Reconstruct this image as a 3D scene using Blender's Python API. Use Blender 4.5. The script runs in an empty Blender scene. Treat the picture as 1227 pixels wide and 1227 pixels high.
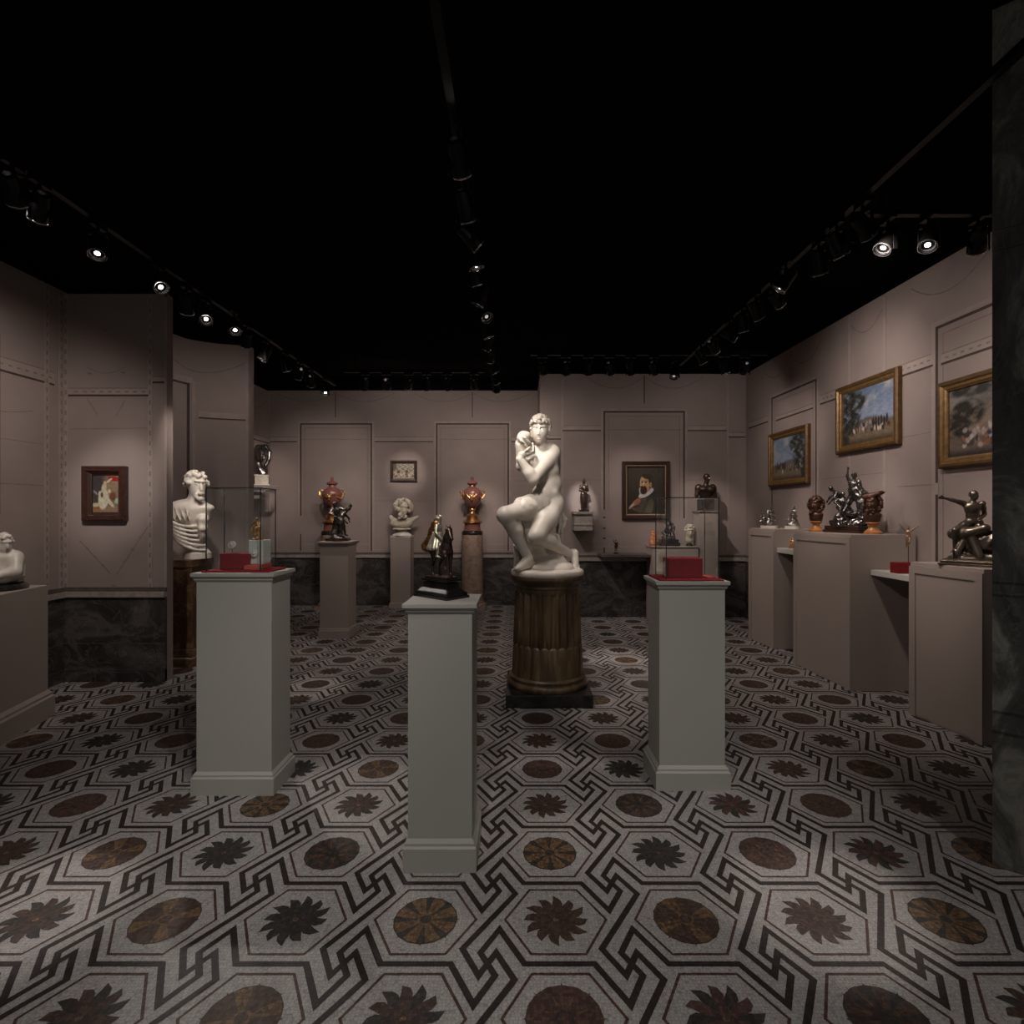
import bpy, bmesh, math, random
import numpy as np
from mathutils import Vector, Matrix
random.seed(7); np.random.seed(7)
SC = bpy.context.scene
COL = SC.collection
PI = math.pi

# ------------------------------------------------------------------ materials
def nodes(name):
    m = bpy.data.materials.new(name); m.use_nodes = True
    nt = m.node_tree; b = nt.nodes['Principled BSDF']
    return m, nt, b

def ramp(nt, fac, stops):
    r = nt.nodes.new('ShaderNodeValToRGB')
    e = r.color_ramp.elements
    while len(e) < len(stops): e.new(0.5)
    for el, (p, c) in zip(e, stops):
        el.position = p; el.color = (c[0], c[1], c[2], 1)
    nt.links.new(fac, r.inputs[0])
    return r.outputs[0]

def coords(nt):
    return nt.nodes.new('ShaderNodeTexCoord').outputs['Object']

def noise(nt, vec, scale, detail=4, rough=0.55, dist=0.0):
    n = nt.nodes.new('ShaderNodeTexNoise')
    n.inputs['Scale'].default_value = scale; n.inputs['Detail'].default_value = detail
    n.inputs['Roughness'].default_value = rough; n.inputs['Distortion'].default_value = dist
    nt.links.new(vec, n.inputs['Vector'])
    return n.outputs['Fac']

def bump(nt, b, h, strength, dist=0.002):
    n = nt.nodes.new('ShaderNodeBump'); n.inputs['Strength'].default_value = strength
    n.inputs['Distance'].default_value = dist
    nt.links.new(h, n.inputs['Height']); nt.links.new(n.outputs[0], b.inputs['Normal'])

def mat(name, c, rough=0.5, metal=0.0, var=0.12, scale=6.0, bmp=0.0, bscale=40.0, spec=0.5, c2=None, coat=0.0):
    m, nt, b = nodes(name)
    v = coords(nt)
    d = c2 or tuple(x*(1-var) for x in c)
    l = tuple(min(1, x*(1+var*0.6)) for x in c)
    nt.links.new(ramp(nt, noise(nt, v, scale), [(0.3, d), (0.7, l)]), b.inputs['Base Color'])
    b.inputs['Roughness'].default_value = rough; b.inputs['Metallic'].default_value = metal
    b.inputs['Specular IOR Level'].default_value = spec
    b.inputs['Coat Weight'].default_value = coat
    if bmp: bump(nt, b, noise(nt, v, bscale, 5), bmp)
    return m

def marble(name, stops, scale=3.0, rough=0.35, dist=1.5, vein=None, spec=0.5, stretch=(1, 1, 1), vscale=2.5):
    m, nt, b = nodes(name)
    v = coords(nt)
    mp = nt.nodes.new('ShaderNodeMapping'); mp.inputs['Scale'].default_value = stretch
    nt.links.new(v, mp.inputs[0]); v = mp.outputs[0]
    col = ramp(nt, noise(nt, v, scale, 8, 0.65, dist), stops)
    if vein:
        w = noise(nt, v, vscale, 6, 0.6, 2.0)
        a = nt.nodes.new('ShaderNodeMath'); a.operation = 'SUBTRACT'; a.inputs[1].default_value = 0.5
        nt.links.new(w, a.inputs[0])
        ab = nt.nodes.new('ShaderNodeMath'); ab.operation = 'ABSOLUTE'; nt.links.new(a.outputs[0], ab.inputs[0])
        f = ramp(nt, ab.outputs[0], [(0.0, (.8, .8, .8)), (0.012, (.0, .0, .0))])
        mx = nt.nodes.new('ShaderNodeMixRGB'); mx.inputs[2].default_value = (*vein, 1)
        nt.links.new(f, mx.inputs[0]); nt.links.new(col, mx.inputs[1]); col = mx.outputs[0]
    nt.links.new(col, b.inputs['Base Color'])
    b.inputs['Roughness'].default_value = rough; b.inputs['Specular IOR Level'].default_value = spec
    return m

def tess(name, c, var=0.25):
    """little mosaic stones with dark joints"""
    m, nt, b = nodes(name)
    v = coords(nt)
    vo = nt.nodes.new('ShaderNodeTexVoronoi'); vo.inputs['Scale'].default_value = 92
    vo.inputs['Randomness'].default_value = 0.55
    nt.links.new(v, vo.inputs['Vector'])
    ve = nt.nodes.new('ShaderNodeTexVoronoi'); ve.feature = 'DISTANCE_TO_EDGE'
    ve.inputs['Scale'].default_value = 92; ve.inputs['Randomness'].default_value = 0.55
    nt.links.new(v, ve.inputs['Vector'])
    bw = nt.nodes.new('ShaderNodeRGBToBW'); nt.links.new(vo.outputs['Color'], bw.inputs[0])
    col = ramp(nt, bw.outputs[0], [(0.2, tuple(x*(1-var) for x in c)), (0.8, tuple(min(1, x*(1+var)) for x in c))])
    g = ramp(nt, ve.outputs['Distance'], [(0.03, (.66, .64, .63)), (0.12, (1, 1, 1))])
    mx = nt.nodes.new('ShaderNodeMixRGB'); mx.blend_type = 'MULTIPLY'; mx.inputs[0].default_value = 1
    nt.links.new(col, mx.inputs[1]); nt.links.new(g, mx.inputs[2])
    big = ramp(nt, noise(nt, v, 1.3, 3), [(0.3, (.86, .85, .84)), (0.7, (1, 1, 1))])
    m2 = nt.nodes.new('ShaderNodeMixRGB'); m2.blend_type = 'MULTIPLY'; m2.inputs[0].default_value = 1
    nt.links.new(mx.outputs[0], m2.inputs[1]); nt.links.new(big, m2.inputs[2])
    nt.links.new(m2.outputs[0], b.inputs['Base Color'])
    b.inputs['Roughness'].default_value = 0.5; b.inputs['Specular IOR Level'].default_value = 0.35
    return m

def emit(name, c, s):
    m, nt, b = nodes(name)
    b.inputs['Base Color'].default_value = (.02, .02, .02, 1)
    b.inputs['Emission Color'].default_value = (*c, 1); b.inputs['Emission Strength'].default_value = s
    return m

def glass(name, refl=0.10):
    m, nt, b = nodes(name)
    nt.nodes.remove(b)
    out = [n for n in nt.nodes if n.type == 'OUTPUT_MATERIAL'][0]
    t = nt.nodes.new('ShaderNodeBsdfTransparent'); t.inputs[0].default_value = (.985, .992, .988, 1)
    g = nt.nodes.new('ShaderNodeBsdfGlossy'); g.inputs['Roughness'].default_value = 0.0
    g.inputs[0].default_value = (.95, .97, .96, 1)
    f = nt.nodes.new('ShaderNodeFresnel'); f.inputs[0].default_value = 1.42
    mx = nt.nodes.new('ShaderNodeMixShader')
    gm = nt.nodes.new('ShaderNodeNewGeometry'); iv = nt.nodes.new('ShaderNodeMath'); iv.operation = 'SUBTRACT'; iv.inputs[0].default_value = 1
    nt.links.new(gm.outputs['Backfacing'], iv.inputs[1])
    ml = nt.nodes.new('ShaderNodeMath'); ml.operation = 'MULTIPLY'; nt.links.new(f.outputs[0], ml.inputs[0]); nt.links.new(iv.outputs[0], ml.inputs[1])
    nt.links.new(ml.outputs[0], mx.inputs[0]); nt.links.new(t.outputs[0], mx.inputs[1]); nt.links.new(g.outputs[0], mx.inputs[2])
    nt.links.new(mx.outputs[0], out.inputs[0])
    return m

def canvas_mat(name):
    m, nt, b = nodes(name)
    a = nt.nodes.new('ShaderNodeVertexColor'); a.layer_name = 'Paint'
    v = coords(nt)
    n = ramp(nt, noise(nt, v, 60, 5), [(0.3, (.8, .8, .8)), (0.7, (1.1, 1.1, 1.1))])
    mx = nt.nodes.new('ShaderNodeMixRGB'); mx.blend_type = 'MULTIPLY'; mx.inputs[0].default_value = 1
    nt.links.new(a.outputs[0], mx.inputs[1]); nt.links.new(n, mx.inputs[2])
    nt.links.new(mx.outputs[0], b.inputs['Base Color'])
    b.inputs['Roughness'].default_value = 0.33; b.inputs['Specular IOR Level'].default_value = 0.4
    bump(nt, b, noise(nt, v, 90, 4), 0.15, 0.001)
    return m

M = {}
M['wall'] = mat('wall_paper', (.302, .237, .215), .8, var=.10, scale=2.2, bmp=.05, bscale=60, spec=.2)
M['wall_border'] = mat('wall_border', (.345, .275, .245), .8, var=.12, scale=9, spec=.2)
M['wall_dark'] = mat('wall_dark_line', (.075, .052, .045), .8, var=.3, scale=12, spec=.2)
M['wall_faint'] = mat('wall_faint_line', (.225, .172, .15), .8, var=.2, scale=15, spec=.2)
M['dado'] = marble('dark_marble', [(.30, (.014, .012, .011)), (.5, (.045, .038, .034)), (.62, (.11, .095, .085)), (.75, (.03, .026, .024))], 2.6, .45, 1.2, (.16, .14, .125), .35, (1, 1, 1.4))
M['dado_trim'] = mat('dado_trim_stone', (.33, .28, .25), .6, var=.25, scale=20)
M['dado_dark'] = mat('dado_dark_stone', (.10, .075, .062), .6, var=.4, scale=14)
M['pillar'] = marble('black_pillar_marble', [(.3, (.030, .029, .024)), (.5, (.095, .092, .078)), (.62, (.28, .27, .23)), (.75, (.055, .053, .045))], 3.2, .4, 1.0, (.12, .12, .105), .4, (1.6, 1.6, .7), 1.6)
M['plinth'] = mat('pedestal_paint', (.405, .38, .34), .55, var=.03, scale=1.5, spec=.35)
M['plinth_warm'] = mat('pedestal_paint_warm', (.37, .30, .262), .6, var=.03, scale=1.5, spec=.3)
M['white_shelf'] = mat('shelf_white_paint', (.62, .58, .54), .5, var=.03, scale=2)
M['black'] = mat('black_ceiling', (.0035, .003, .003), .95, var=.1, spec=.05)
M['lamp_black'] = mat('lamp_black_paint', (.005, .0047, .0047), .4, var=.1, spec=.25)
M['white_marble'] = mat('white_marble', (.66, .60, .53), .38, var=.10, scale=7, c2=(.55, .49, .42), spec=.4)
M['warm_marble'] = mat('cream_marble', (.60, .53, .43), .45, var=.15, scale=10, c2=(.42, .36, .27))
M['brown_marble'] = marble('brown_marble', [(.3, (.035, .018, .010)), (.5, (.11, .058, .03)), (.64, (.22, .14, .08)), (.8, (.05, .026, .015))], 9, .3, .8)
M['pink_stone'] = marble('pink_granite', [(.3, (.20, .12, .085)), (.5, (.34, .23, .17)), (.7, (.42, .31, .24))], 14, .45, .4)
M['flute_stone'] = marble('dark_brown_column_stone', [(.28, (.022, .014, .008)), (.5, (.085, .052, .026)), (.68, (.19, .125, .068)), (.82, (.045, .027, .015))], 5, .4, 1.5, None, .4, (1, 1, .25))
M['black_stone'] = marble('black_stone', [(.35, (.006, .006, .006)), (.6, (.02, .018, .017)), (.78, (.05, .045, .042))], 7, .22, 1.0)
M['porphyry'] = mat('red_porphyry', (.20, .078, .062), .22, var=.35, scale=60, spec=.5)
M['gilt'] = mat('gilt_bronze', (.72, .40, .16), .33, 1.0, var=.25, scale=30)
M['bronze'] = mat('dark_bronze', (.09, .058, .044), .30, .8, var=.35, scale=12)
M['bronze_cool'] = mat('black_bronze', (.17, .15, .14), .27, .92, var=.5, scale=14)
M['bronze_red'] = mat('red_brown_bronze', (.105, .050, .033), .38, .55, var=.4, scale=12)
M['bronze_grey'] = mat('grey_brown_bronze', (.16, .128, .10), .33, .8, var=.5, scale=10)
M['silver'] = mat('silvered_bronze', (.30, .265, .235), .28, .85, var=.3, scale=22)
M['armour'] = mat('pale_gilt_armour', (.62, .55, .42), .34, .8, var=.35, scale=60)
M['terracotta'] = mat('terracotta', (.50, .20, .10), .6, var=.3, scale=18)
M['ochre_marble'] = mat('ochre_marble', (.42, .17, .055), .3, var=.35, scale=16)
M['velvet'] = mat('crimson_velvet', (.22, .016, .022), .85, var=.15, scale=8, spec=.15)
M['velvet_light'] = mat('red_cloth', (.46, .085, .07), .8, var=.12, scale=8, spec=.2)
M['display_white'] = mat('display_block_paint', (.52, .52, .48), .6, var=.03)
M['gold_frame'] = mat('gilded_wood', (.21, .115, .040), .40, .4, var=.35, scale=25)
M['gold_frame_dark'] = mat('gilded_wood_dark', (.12, .062, .020), .45, .35, var=.35, scale=25)
M['dark_frame'] = mat('dark_wood_frame', (.040, .018, .012), .3, var=.3, scale=20)
M['mahogany'] = mat('red_brown_wood', (.055, .021, .016), .25, var=.3, scale=20)
M['frame_fillet'] = mat('gilt_fillet', (.36, .26, .16), .4, .4, var=.2, scale=30)
M['horse'] = mat('golden_brown_bronze', (.24, .10, .036), .30, .75, var=.45, scale=16, c2=(.06, .032, .020))
M['canvas'] = canvas_mat('oil_canvas')
M['glass'] = glass('vitrine_glass')
M['seam'] = mat('glass_edge_dark', (.03, .032, .03), .2, var=.1)
M['lens'] = emit('lamp_bulb_lit', (1, .93, .90), 14.0)
M['reflector'] = mat('lamp_reflector', (.55, .53, .52), .25, .9, var=.3, scale=60)
M['lens_dim'] = emit('lamp_lens_dim', (1, .93, .88), .45)
M['f_light'] = tess('mosaic_white', (.40, .375, .360), .10)
M['f_dark'] = tess('mosaic_black', (.032, .022, .019), .3)
M['f_thin'] = tess('mosaic_dark_red', (.085, .042, .036), .4)
M['f_brown'] = tess('mosaic_brown', (.075, .046, .035), .35)
M['f_slate'] = tess('mosaic_slate', (.044, .038, .033), .35)
M['f_ochre'] = tess('mosaic_ochre', (.155, .092, .048), .4)
M['f_red'] = tess('mosaic_maroon', (.090, .049, .040), .35)

# ------------------------------------------------------------------ mesh builder
class MB:
    def __init__(s): s.v = []; s.f = []; s.m = []; s.mats = []
    def mi(s, m):
        if m not in s.mats: s.mats.append(m)
        return s.mats.index(m)
    def add(s, vs, fs, m):
        o = len(s.v); k = s.mi(m)
        s.v.extend(tuple(p) for p in vs)
        for f in fs: s.f.append(tuple(i+o for i in f)); s.m.append(k)
    def box(s, x0, x1, y0, y1, z0, z1, m):
        s.prism([(x0, y0), (x1, y0), (x1, y1), (x0, y1)], z0, z1, m)
    def prism(s, poly, z0, z1, m, poly1=None):
        n = len(poly); q = poly1 or poly
        vs = [(x, y, z0) for x, y in poly] + [(x, y, z1) for x, y in q]
        fs = [tuple(range(n-1, -1, -1)), tuple(range(n, 2*n))] + [(i, (i+1) % n, n+(i+1) % n, n+i) for i in range(n)]
        s.add(vs, fs, m)
    def lathe(s, prof, m, c=(0, 0, 0), seg=32, mod=None, caps=True):
        vs = []; n = len(prof)
        for r, z in prof:
            for j in range(seg):
                a = 2*PI*j/seg; rr = r*(mod(a, z) if mod else 1)
                vs.append((c[0]+rr*math.cos(a), c[1]+rr*math.sin(a), c[2]+z))
        fs = [(i*seg+j, i*seg+(j+1) % seg, (i+1)*seg+(j+1) % seg, (i+1)*seg+j) for i in range(n-1) for j in range(seg)]
        if caps: fs.append(tuple(range(seg-1, -1, -1))); fs.append(tuple((n-1)*seg+j for j in range(seg)))
        s.add(vs, fs, m)
    def tube(s, pts, r, m, seg=8):
        pts = [Vector(p) for p in pts]; n = len(pts)
        rs = r if isinstance(r, (list, tuple)) else [r]*n
        vs = []
        for i, p in enumerate(pts):
            t = (pts[min(i+1, n-1)]-pts[max(i-1, 0)]).normalized()
            a = t.orthogonal().normalized() if abs(t.z) > .95 else t.cross(Vector((0, 0, 1))).normalized()
            b = t.cross(a).normalized()
            for j in range(seg):
                w = 2*PI*j/seg; vs.append(p+(a*math.cos(w)+b*math.sin(w))*rs[i])
        fs = [(i*seg+j, i*seg+(j+1) % seg, (i+1)*seg+(j+1) % seg, (i+1)*seg+j) for i in range(n-1) for j in range(seg)]
        fs.append(tuple(range(seg-1, -1, -1))); fs.append(tuple((n-1)*seg+j for j in range(seg)))
        s.add(vs, fs, m)
    def poly(s, pts, m):
        s.add(pts, [tuple(range(len(pts)))], m)
    def build(s, name, parent=None, smooth=False, bevel=0, recalc=True):
        me = bpy.data.meshes.new(name)
        me.from_pydata(s.v, [], s.f)
        for m in s.mats: me.materials.append(M[m])
        for p, k in zip(me.polygons, s.m): p.material_index = k; p.use_smooth = bool(smooth)
        if recalc:
            bm = bmesh.new(); bm.from_mesh(me); bmesh.ops.recalc_face_normals(bm, faces=bm.faces); bm.to_mesh(me); bm.free()
        if smooth:
            try: me.set_sharp_from_angle(angle=math.radians(40))
            except Exception: pass
        o = bpy.data.objects.new(name, me); COL.objects.link(o)
        if parent: o.parent = parent
        if bevel:
            b = o.modifiers.new('bevel', 'BEVEL'); b.width = bevel; b.segments = 2; b.limit_method = 'ANGLE'
        return o

def thing(name, label, cat, loc=(0, 0, 0), rz=0.0, group=None):
    o = bpy.data.objects.new(name, None); COL.objects.link(o)
    o.empty_display_size = .05
    o.location = loc; o.rotation_euler = (0, 0, rz)
    o['label'] = label; o['category'] = cat
    if group: o['group'] = group
    return o
def tag(o, label, cat, group=None):
    o['label'] = label; o['category'] = cat
    if group: o['group'] = group
    return o
def struct(o):
    o['kind'] = 'structure'; return o

# ------------------------------------------------------------------ implicit sculpting
def _n(v):
    v = np.asarray(v, float); return v/max(1e-9, np.linalg.norm(v))
def frame(right, fwd, up=None):
    """orthonormal columns right, fwd, up"""
    f = _n(fwd); r = np.asarray(right, float); r = _n(r-f*np.dot(r, f)); u = np.cross(r, f)
    return np.stack([r, f, u], 1)
def rotz(a):
    c, s = math.cos(a), math.sin(a); return np.array([[c, -s, 0], [s, c, 0], [0, 0, 1.0]])
def rotx(a):
    c, s = math.cos(a), math.sin(a); return np.array([[1.0, 0, 0], [0, c, -s], [0, s, c]])
def roty(a):
    c, s = math.cos(a), math.sin(a); return np.array([[c, 0, s], [0, 1.0, 0], [-s, 0, c]])

class Sculpt:
    def __init__(s, k=.012): s.p = []; s.k = k
    def cap(s, a, b, ra, rb=None, k=None, op=0, nz=None):
        a = np.array(a, float); b = np.array(b, float); rb = ra if rb is None else rb
        r = max(ra, rb); s.p.append(('c', (a, b, ra, rb), np.minimum(a, b)-r, np.maximum(a, b)+r, k or s.k, op, nz))
    def ell(s, c, r, rot=None, k=None, op=0, nz=None):
        c = np.array(c, float); r = np.array(r if hasattr(r, '__len__') else (r, r, r), float)
        e = np.full(3, r.max()) if rot is not None else r
        s.p.append(('e', (c, r, rot), c-e, c+e, k or s.k, op, nz))
    def box(s, c, h, rd=.004, rot=None, k=None, op=0, nz=None):
        c = np.array(c, float); h = np.array(h, float); e = np.full(3, np.linalg.norm(h)) if rot is not None else h
        s.p.append(('b', (c, h, rd, rot), c-e, c+e, k or s.k, op, nz))
    def path(s, pts, ra, rb=None, k=None, op=0, nz=None):
        rb = ra if rb is None else rb; n = len(pts)-1
        for i in range(n): s.cap(pts[i], pts[i+1], ra+(rb-ra)*i/n, ra+(rb-ra)*(i+1)/n, k, op, nz)
    def build(s, name, m, parent=None, vox=.005, floor=None):
        lo = np.min([p[2] for p in s.p if p[5] == 0], 0)-3*vox-s.k; hi = np.max([p[3] for p in s.p if p[5] == 0], 0)+3*vox+s.k
        n = np.ceil((hi-lo)/vox).astype(int)+1
        D = np.full(n, 9.0, np.float32)
        ax = [lo[i]+vox*np.arange(n[i]) for i in range(3)]
        for t, a, pl, ph, k, op, nz in s.p:
            e = k+2.5*vox+(nz[0] if nz else 0)
            i0 = np.maximum(0, np.floor((pl-e-lo)/vox).astype(int)); i1 = np.minimum(n, np.ceil((ph+e-lo)/vox).astype(int)+1)
            if np.any(i1 <= i0): continue
            sl = tuple(slice(i0[i], i1[i]) for i in range(3))
            X, Y, Z = np.meshgrid(*[ax[i][sl[i]].astype(np.float32) for i in range(3)], indexing='ij')
            P = np.stack([X, Y, Z], -1)
            if t == 'c':
                A, B, ra, rb = a; ab = B-A; L = max(1e-9, float(ab@ab))
                h = np.clip(((P-A)@ab)/L, 0, 1)
                d = np.linalg.norm(P-(A+h[..., None]*ab), axis=-1)-(ra+(rb-ra)*h)
            elif t == 'e':
                c, r, rot = a; q = P-c
                if rot is not None: q = q@rot
                k0 = np.linalg.norm(q/r, axis=-1); k1 = np.linalg.norm(q/(r*r), axis=-1)
                d = k0*(k0-1)/np.maximum(k1, 1e-6)
            else:
                c, hh, rd, rot = a; q = P-c
                if rot is not None: q = q@rot
                q = np.abs(q)-(hh-rd)
                d = np.linalg.norm(np.maximum(q, 0), axis=-1)+np.minimum(q.max(-1), 0)-rd
            if nz:
                amp, fr = nz[0], nz[1]; ph_ = nz[2] if len(nz) > 2 else 0
                if isinstance(fr, tuple): fx, fy, fz = fr
                else: fx = fy = fz = fr
                d = d+amp*(np.sin(fx*X+1.3*np.sin(fy*.7*Y)+ph_)*np.sin(fy*Y+1.1*np.sin(fz*.6*Z)+ph_*1.7)*np.sin(fz*Z+1.2*np.sin(fx*.8*X)+.5)) if fx and fy and fz else \
                    d+amp*np.sin(fx*X+fy*Y+fz*Z+ph_)
            old = D[sl]; kk = max(k, 1e-5)
            if op == 0:
                h = np.clip(.5+.5*(old-d)/kk, 0, 1); D[sl] = old*(1-h)+d*h-kk*h*(1-h)
            else:
                h = np.clip(.5-.5*(old+d)/kk, 0, 1); D[sl] = old*(1-h)+(-d)*h+kk*h*(1-h)
        if floor is not None:
            Z = ax[2][None, None, :].astype(np.float32); D = np.maximum(D, floor-Z+np.zeros_like(D))
        D[0], D[-1], D[:, 0], D[:, -1], D[:, :, 0], D[:, :, -1] = 1, 1, 1, 1, 1, 1
        return _surfnet(D, lo, vox, name, m, parent)

def _surfnet(D, lo, vox, name, m, parent):
    S = D < 0
    n = np.array(D.shape)-1
    cnt = np.zeros(n, np.int8); offs = [(i, j, k) for i in (0, 1) for j in (0, 1) for k in (0, 1)]
    for o in offs: cnt += S[o[0]:o[0]+n[0], o[1]:o[1]+n[1], o[2]:o[2]+n[2]]
    mask = (cnt > 0) & (cnt < 8)
    C = np.argwhere(mask); idx = np.full(n, -1, np.int32); idx[mask] = np.arange(len(C))
    acc = np.zeros((len(C), 3)); num = np.zeros(len(C))
    for a in range(3):
        for o in offs:
            if o[a]: continue
            o2 = list(o); o2[a] = 1
            d1 = D[C[:, 0]+o[0], C[:, 1]+o[1], C[:, 2]+o[2]]; d2 = D[C[:, 0]+o2[0], C[:, 1]+o2[1], C[:, 2]+o2[2]]
            x = (d1 < 0) != (d2 < 0)
            t = np.where(x, d1/np.where(x, d1-d2, 1), 0)
            p = np.tile(np.array(o, float), (len(C), 1)); p[:, a] += t
            acc += p*x[:, None]; num += x
    V = lo+vox*(C+acc/num[:, None])
    quads = []
    for a in range(3):
        b, c = (a+1) % 3, (a+2) % 3
        s0 = [slice(None)]*3; s1 = [slice(None)]*3; s0[a] = slice(0, -1); s1[a] = slice(1, None)
        A = S[tuple(s0)]; B = S[tuple(s1)]
        E = np.argwhere(A != B)
        E = E[(E[:, b] > 0) & (E[:, c] > 0) & (E[:, b] < n[b]) & (E[:, c] < n[c])]
        inside = A[E[:, 0], E[:, 1], E[:, 2]]
        def g(db, dc):
            q = E.copy(); q[:, b] -= db; q[:, c] -= dc
            return idx[q[:, 0], q[:, 1], q[:, 2]]
        q = np.stack([g(1, 1), g(0, 1), g(0, 0), g(1, 0)], 1)
        q[~inside] = q[~inside][:, ::-1]
        quads.append(q)
    Q = np.concatenate(quads); Q = Q[(Q >= 0).all(1)]
    # light smoothing
    me = bpy.data.meshes.new(name)
    me.vertices.add(len(V)); me.vertices.foreach_set('co', V.astype(np.float32).ravel())
    me.loops.add(Q.size); me.loops.foreach_set('vertex_index', Q.astype(np.int32).ravel())
    me.polygons.add(len(Q)); me.polygons.foreach_set('loop_start', np.arange(0, Q.size, 4, dtype=np.int32))
    me.polygons.foreach_set('use_smooth', np.ones(len(Q), bool))
    me.materials.append(M[m]); me.update(calc_edges=True); me.validate()
    o = bpy.data.objects.new(name, me); COL.objects.link(o)
    if parent: o.parent = parent
    return o

# ------------------------------------------------------------------ figures
def v3(*a): return np.array(a, float)
def head(S, c, H, face=(0, -1, 0), up=(0, 0, 1), hair='cap', seed=1, feats=True, soft=1.0):
    """c = centre of the skull; H = standing height of the figure"""
    f = _n(face); u = _n(np.asarray(up, float)-f*np.dot(up, f)); r = np.cross(f, u)   # viewer's left
    R = np.stack([r, f, u], 1); c = np.asarray(c, float)
    P = lambda x, y, z: c+R@v3(x, y, z)*H
    k = .012*H
    S.ell(P(0, -.006, .012), v3(.047, .056, .055)*H, R, k)
    S.ell(P(0, .014, -.022), v3(.036, .038, .045)*H, R, k)
    S.ell(P(0, .034, -.053), v3(.016, .014, .013)*H, R, k)          # chin
    if feats:
        if soft < 1: S.ell(P(0, .018, -.010), v3(.041, .040, .046)*H, R, k)
        S.cap(P(0, .050, .012), P(0, .050+.012*(.35+.65*soft), -.018), (.0045+.0015*soft)*H, (.006+.003*soft)*H, .007*H)   # nose
        for s_ in (-1, 1):
            S.ell(P(.019*s_, .052, .012), v3(.012, .010, .008)*H, R, .006*H, 1)
            S.ell(P(.019*s_, .043, .011), v3(.008, .007, .006)*H, R, .003*H)
            S.cap(P(.030*s_, .042-.003*(1-soft), .027), P(.006*s_, .051-.003*(1-soft), .026), .005*H, .005*H, .006*H)
            S.ell(P(.046*s_, -.004, -.002), v3(.006, .012, .018)*H, R, .004*H)  # ears
        S.ell(P(0, .049, -.034), v3(.014, .007, .0045)*H, R, .004*H)   # lips
        S.ell(P(0, .048, -.043), v3(.011, .007, .0045)*H, R, .004*H)
        S.ell(P(0, .054, -.0385), v3(.013, .006, .0018)*H, R, .002*H, 1)
    rnd = random.Random(seed)
    if hair == 'curl':
        for i in range(70):
            a = rnd.uniform(0, 2*PI); z = rnd.uniform(-.25, 1.0); q = math.sqrt(max(0, 1-z*z))
            x, y = q*math.cos(a), q*math.sin(a)
            if y > .35 and z < .55: continue
            S.ell(P(x*.052, y*.058-.006, .016+z*.060), v3(1, 1, 1)*rnd.uniform(.010, .015)*H, None, .004*H)
    elif hair == 'cap':
        S.ell(P(0, -.012, .022), v3(.052, .056, .056)*H, R, k, 0, (.004*H, 90/H, seed))
        S.ell(P(0, -.062, .005), v3(.02, .02, .02)*H, R, k)
    elif hair == 'beard':
        for i in range(60):
            a = rnd.uniform(0, 2*PI); z = rnd.uniform(-.5, 1.0); q = math.sqrt(max(0, 1-z*z)); x, y = q*math.cos(a), q*math.sin(a)
            if y > .45 and z < .55: continue
            S.ell(P(x*.054, y*.060-.006, .014+z*.062), v3(1, 1, 1)*rnd.uniform(.012, .020)*H, None, .004*H)
        for i in range(22):
            S.ell(P(rnd.uniform(-.034, .034), rnd.uniform(.012, .048), rnd.uniform(-.095, -.045)), v3(1, 1, 1)*rnd.uniform(.009, .015)*H, None, .004*H)
    elif hair == 'helmet':
        S.ell(P(0, -.010, .026), v3(.057, .066, .056)*H, R, .004*H)
        S.path([P(0, .055, .075), P(0, .0, .100), P(0, -.06, .085), P(0, -.085, .03)], .012*H, .016*H, .004*H)
    return R

def hand(S, w, d, side, H, curl=.5, palmn=None, k=None):
    """hand at wrist w pointing along d; palmn = palm normal"""
    d = _n(d); pn = _n(palmn if palmn is not None else (0, -1, 0)); pn = _n(pn-d*np.dot(pn, d)); sd = np.cross(d, pn)*side
    k = k or .005*H
    R = np.stack([sd, pn, d], 1); w = np.asarray(w, float)
    P = lambda a, b, c: w+(sd*a+pn*b+d*c)*H
    S.ell(P(0, 0, .030), v3(.024, .012, .034)*H, R, k)
    for i, (a, L) in enumerate(((-.018, .040), (-.006, .048), (.006, .045), (.017, .034))):
        p0 = P(a, 0, .052); p1 = P(a*1.15, .35*curl*L, .052+L*.5); p2 = P(a*1.15, (.35+.8*curl)*curl*L+.1*L*curl, .052+L*(.95-.45*curl))
        S.path([p0, p1, p2], .0075*H, .0055*H, .003*H)
    S.path([P(-.018, .004, .018), P(-.036, .014, .038), P(-.034, .022, .062)], .0095*H, .006*H, .004*H)

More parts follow.
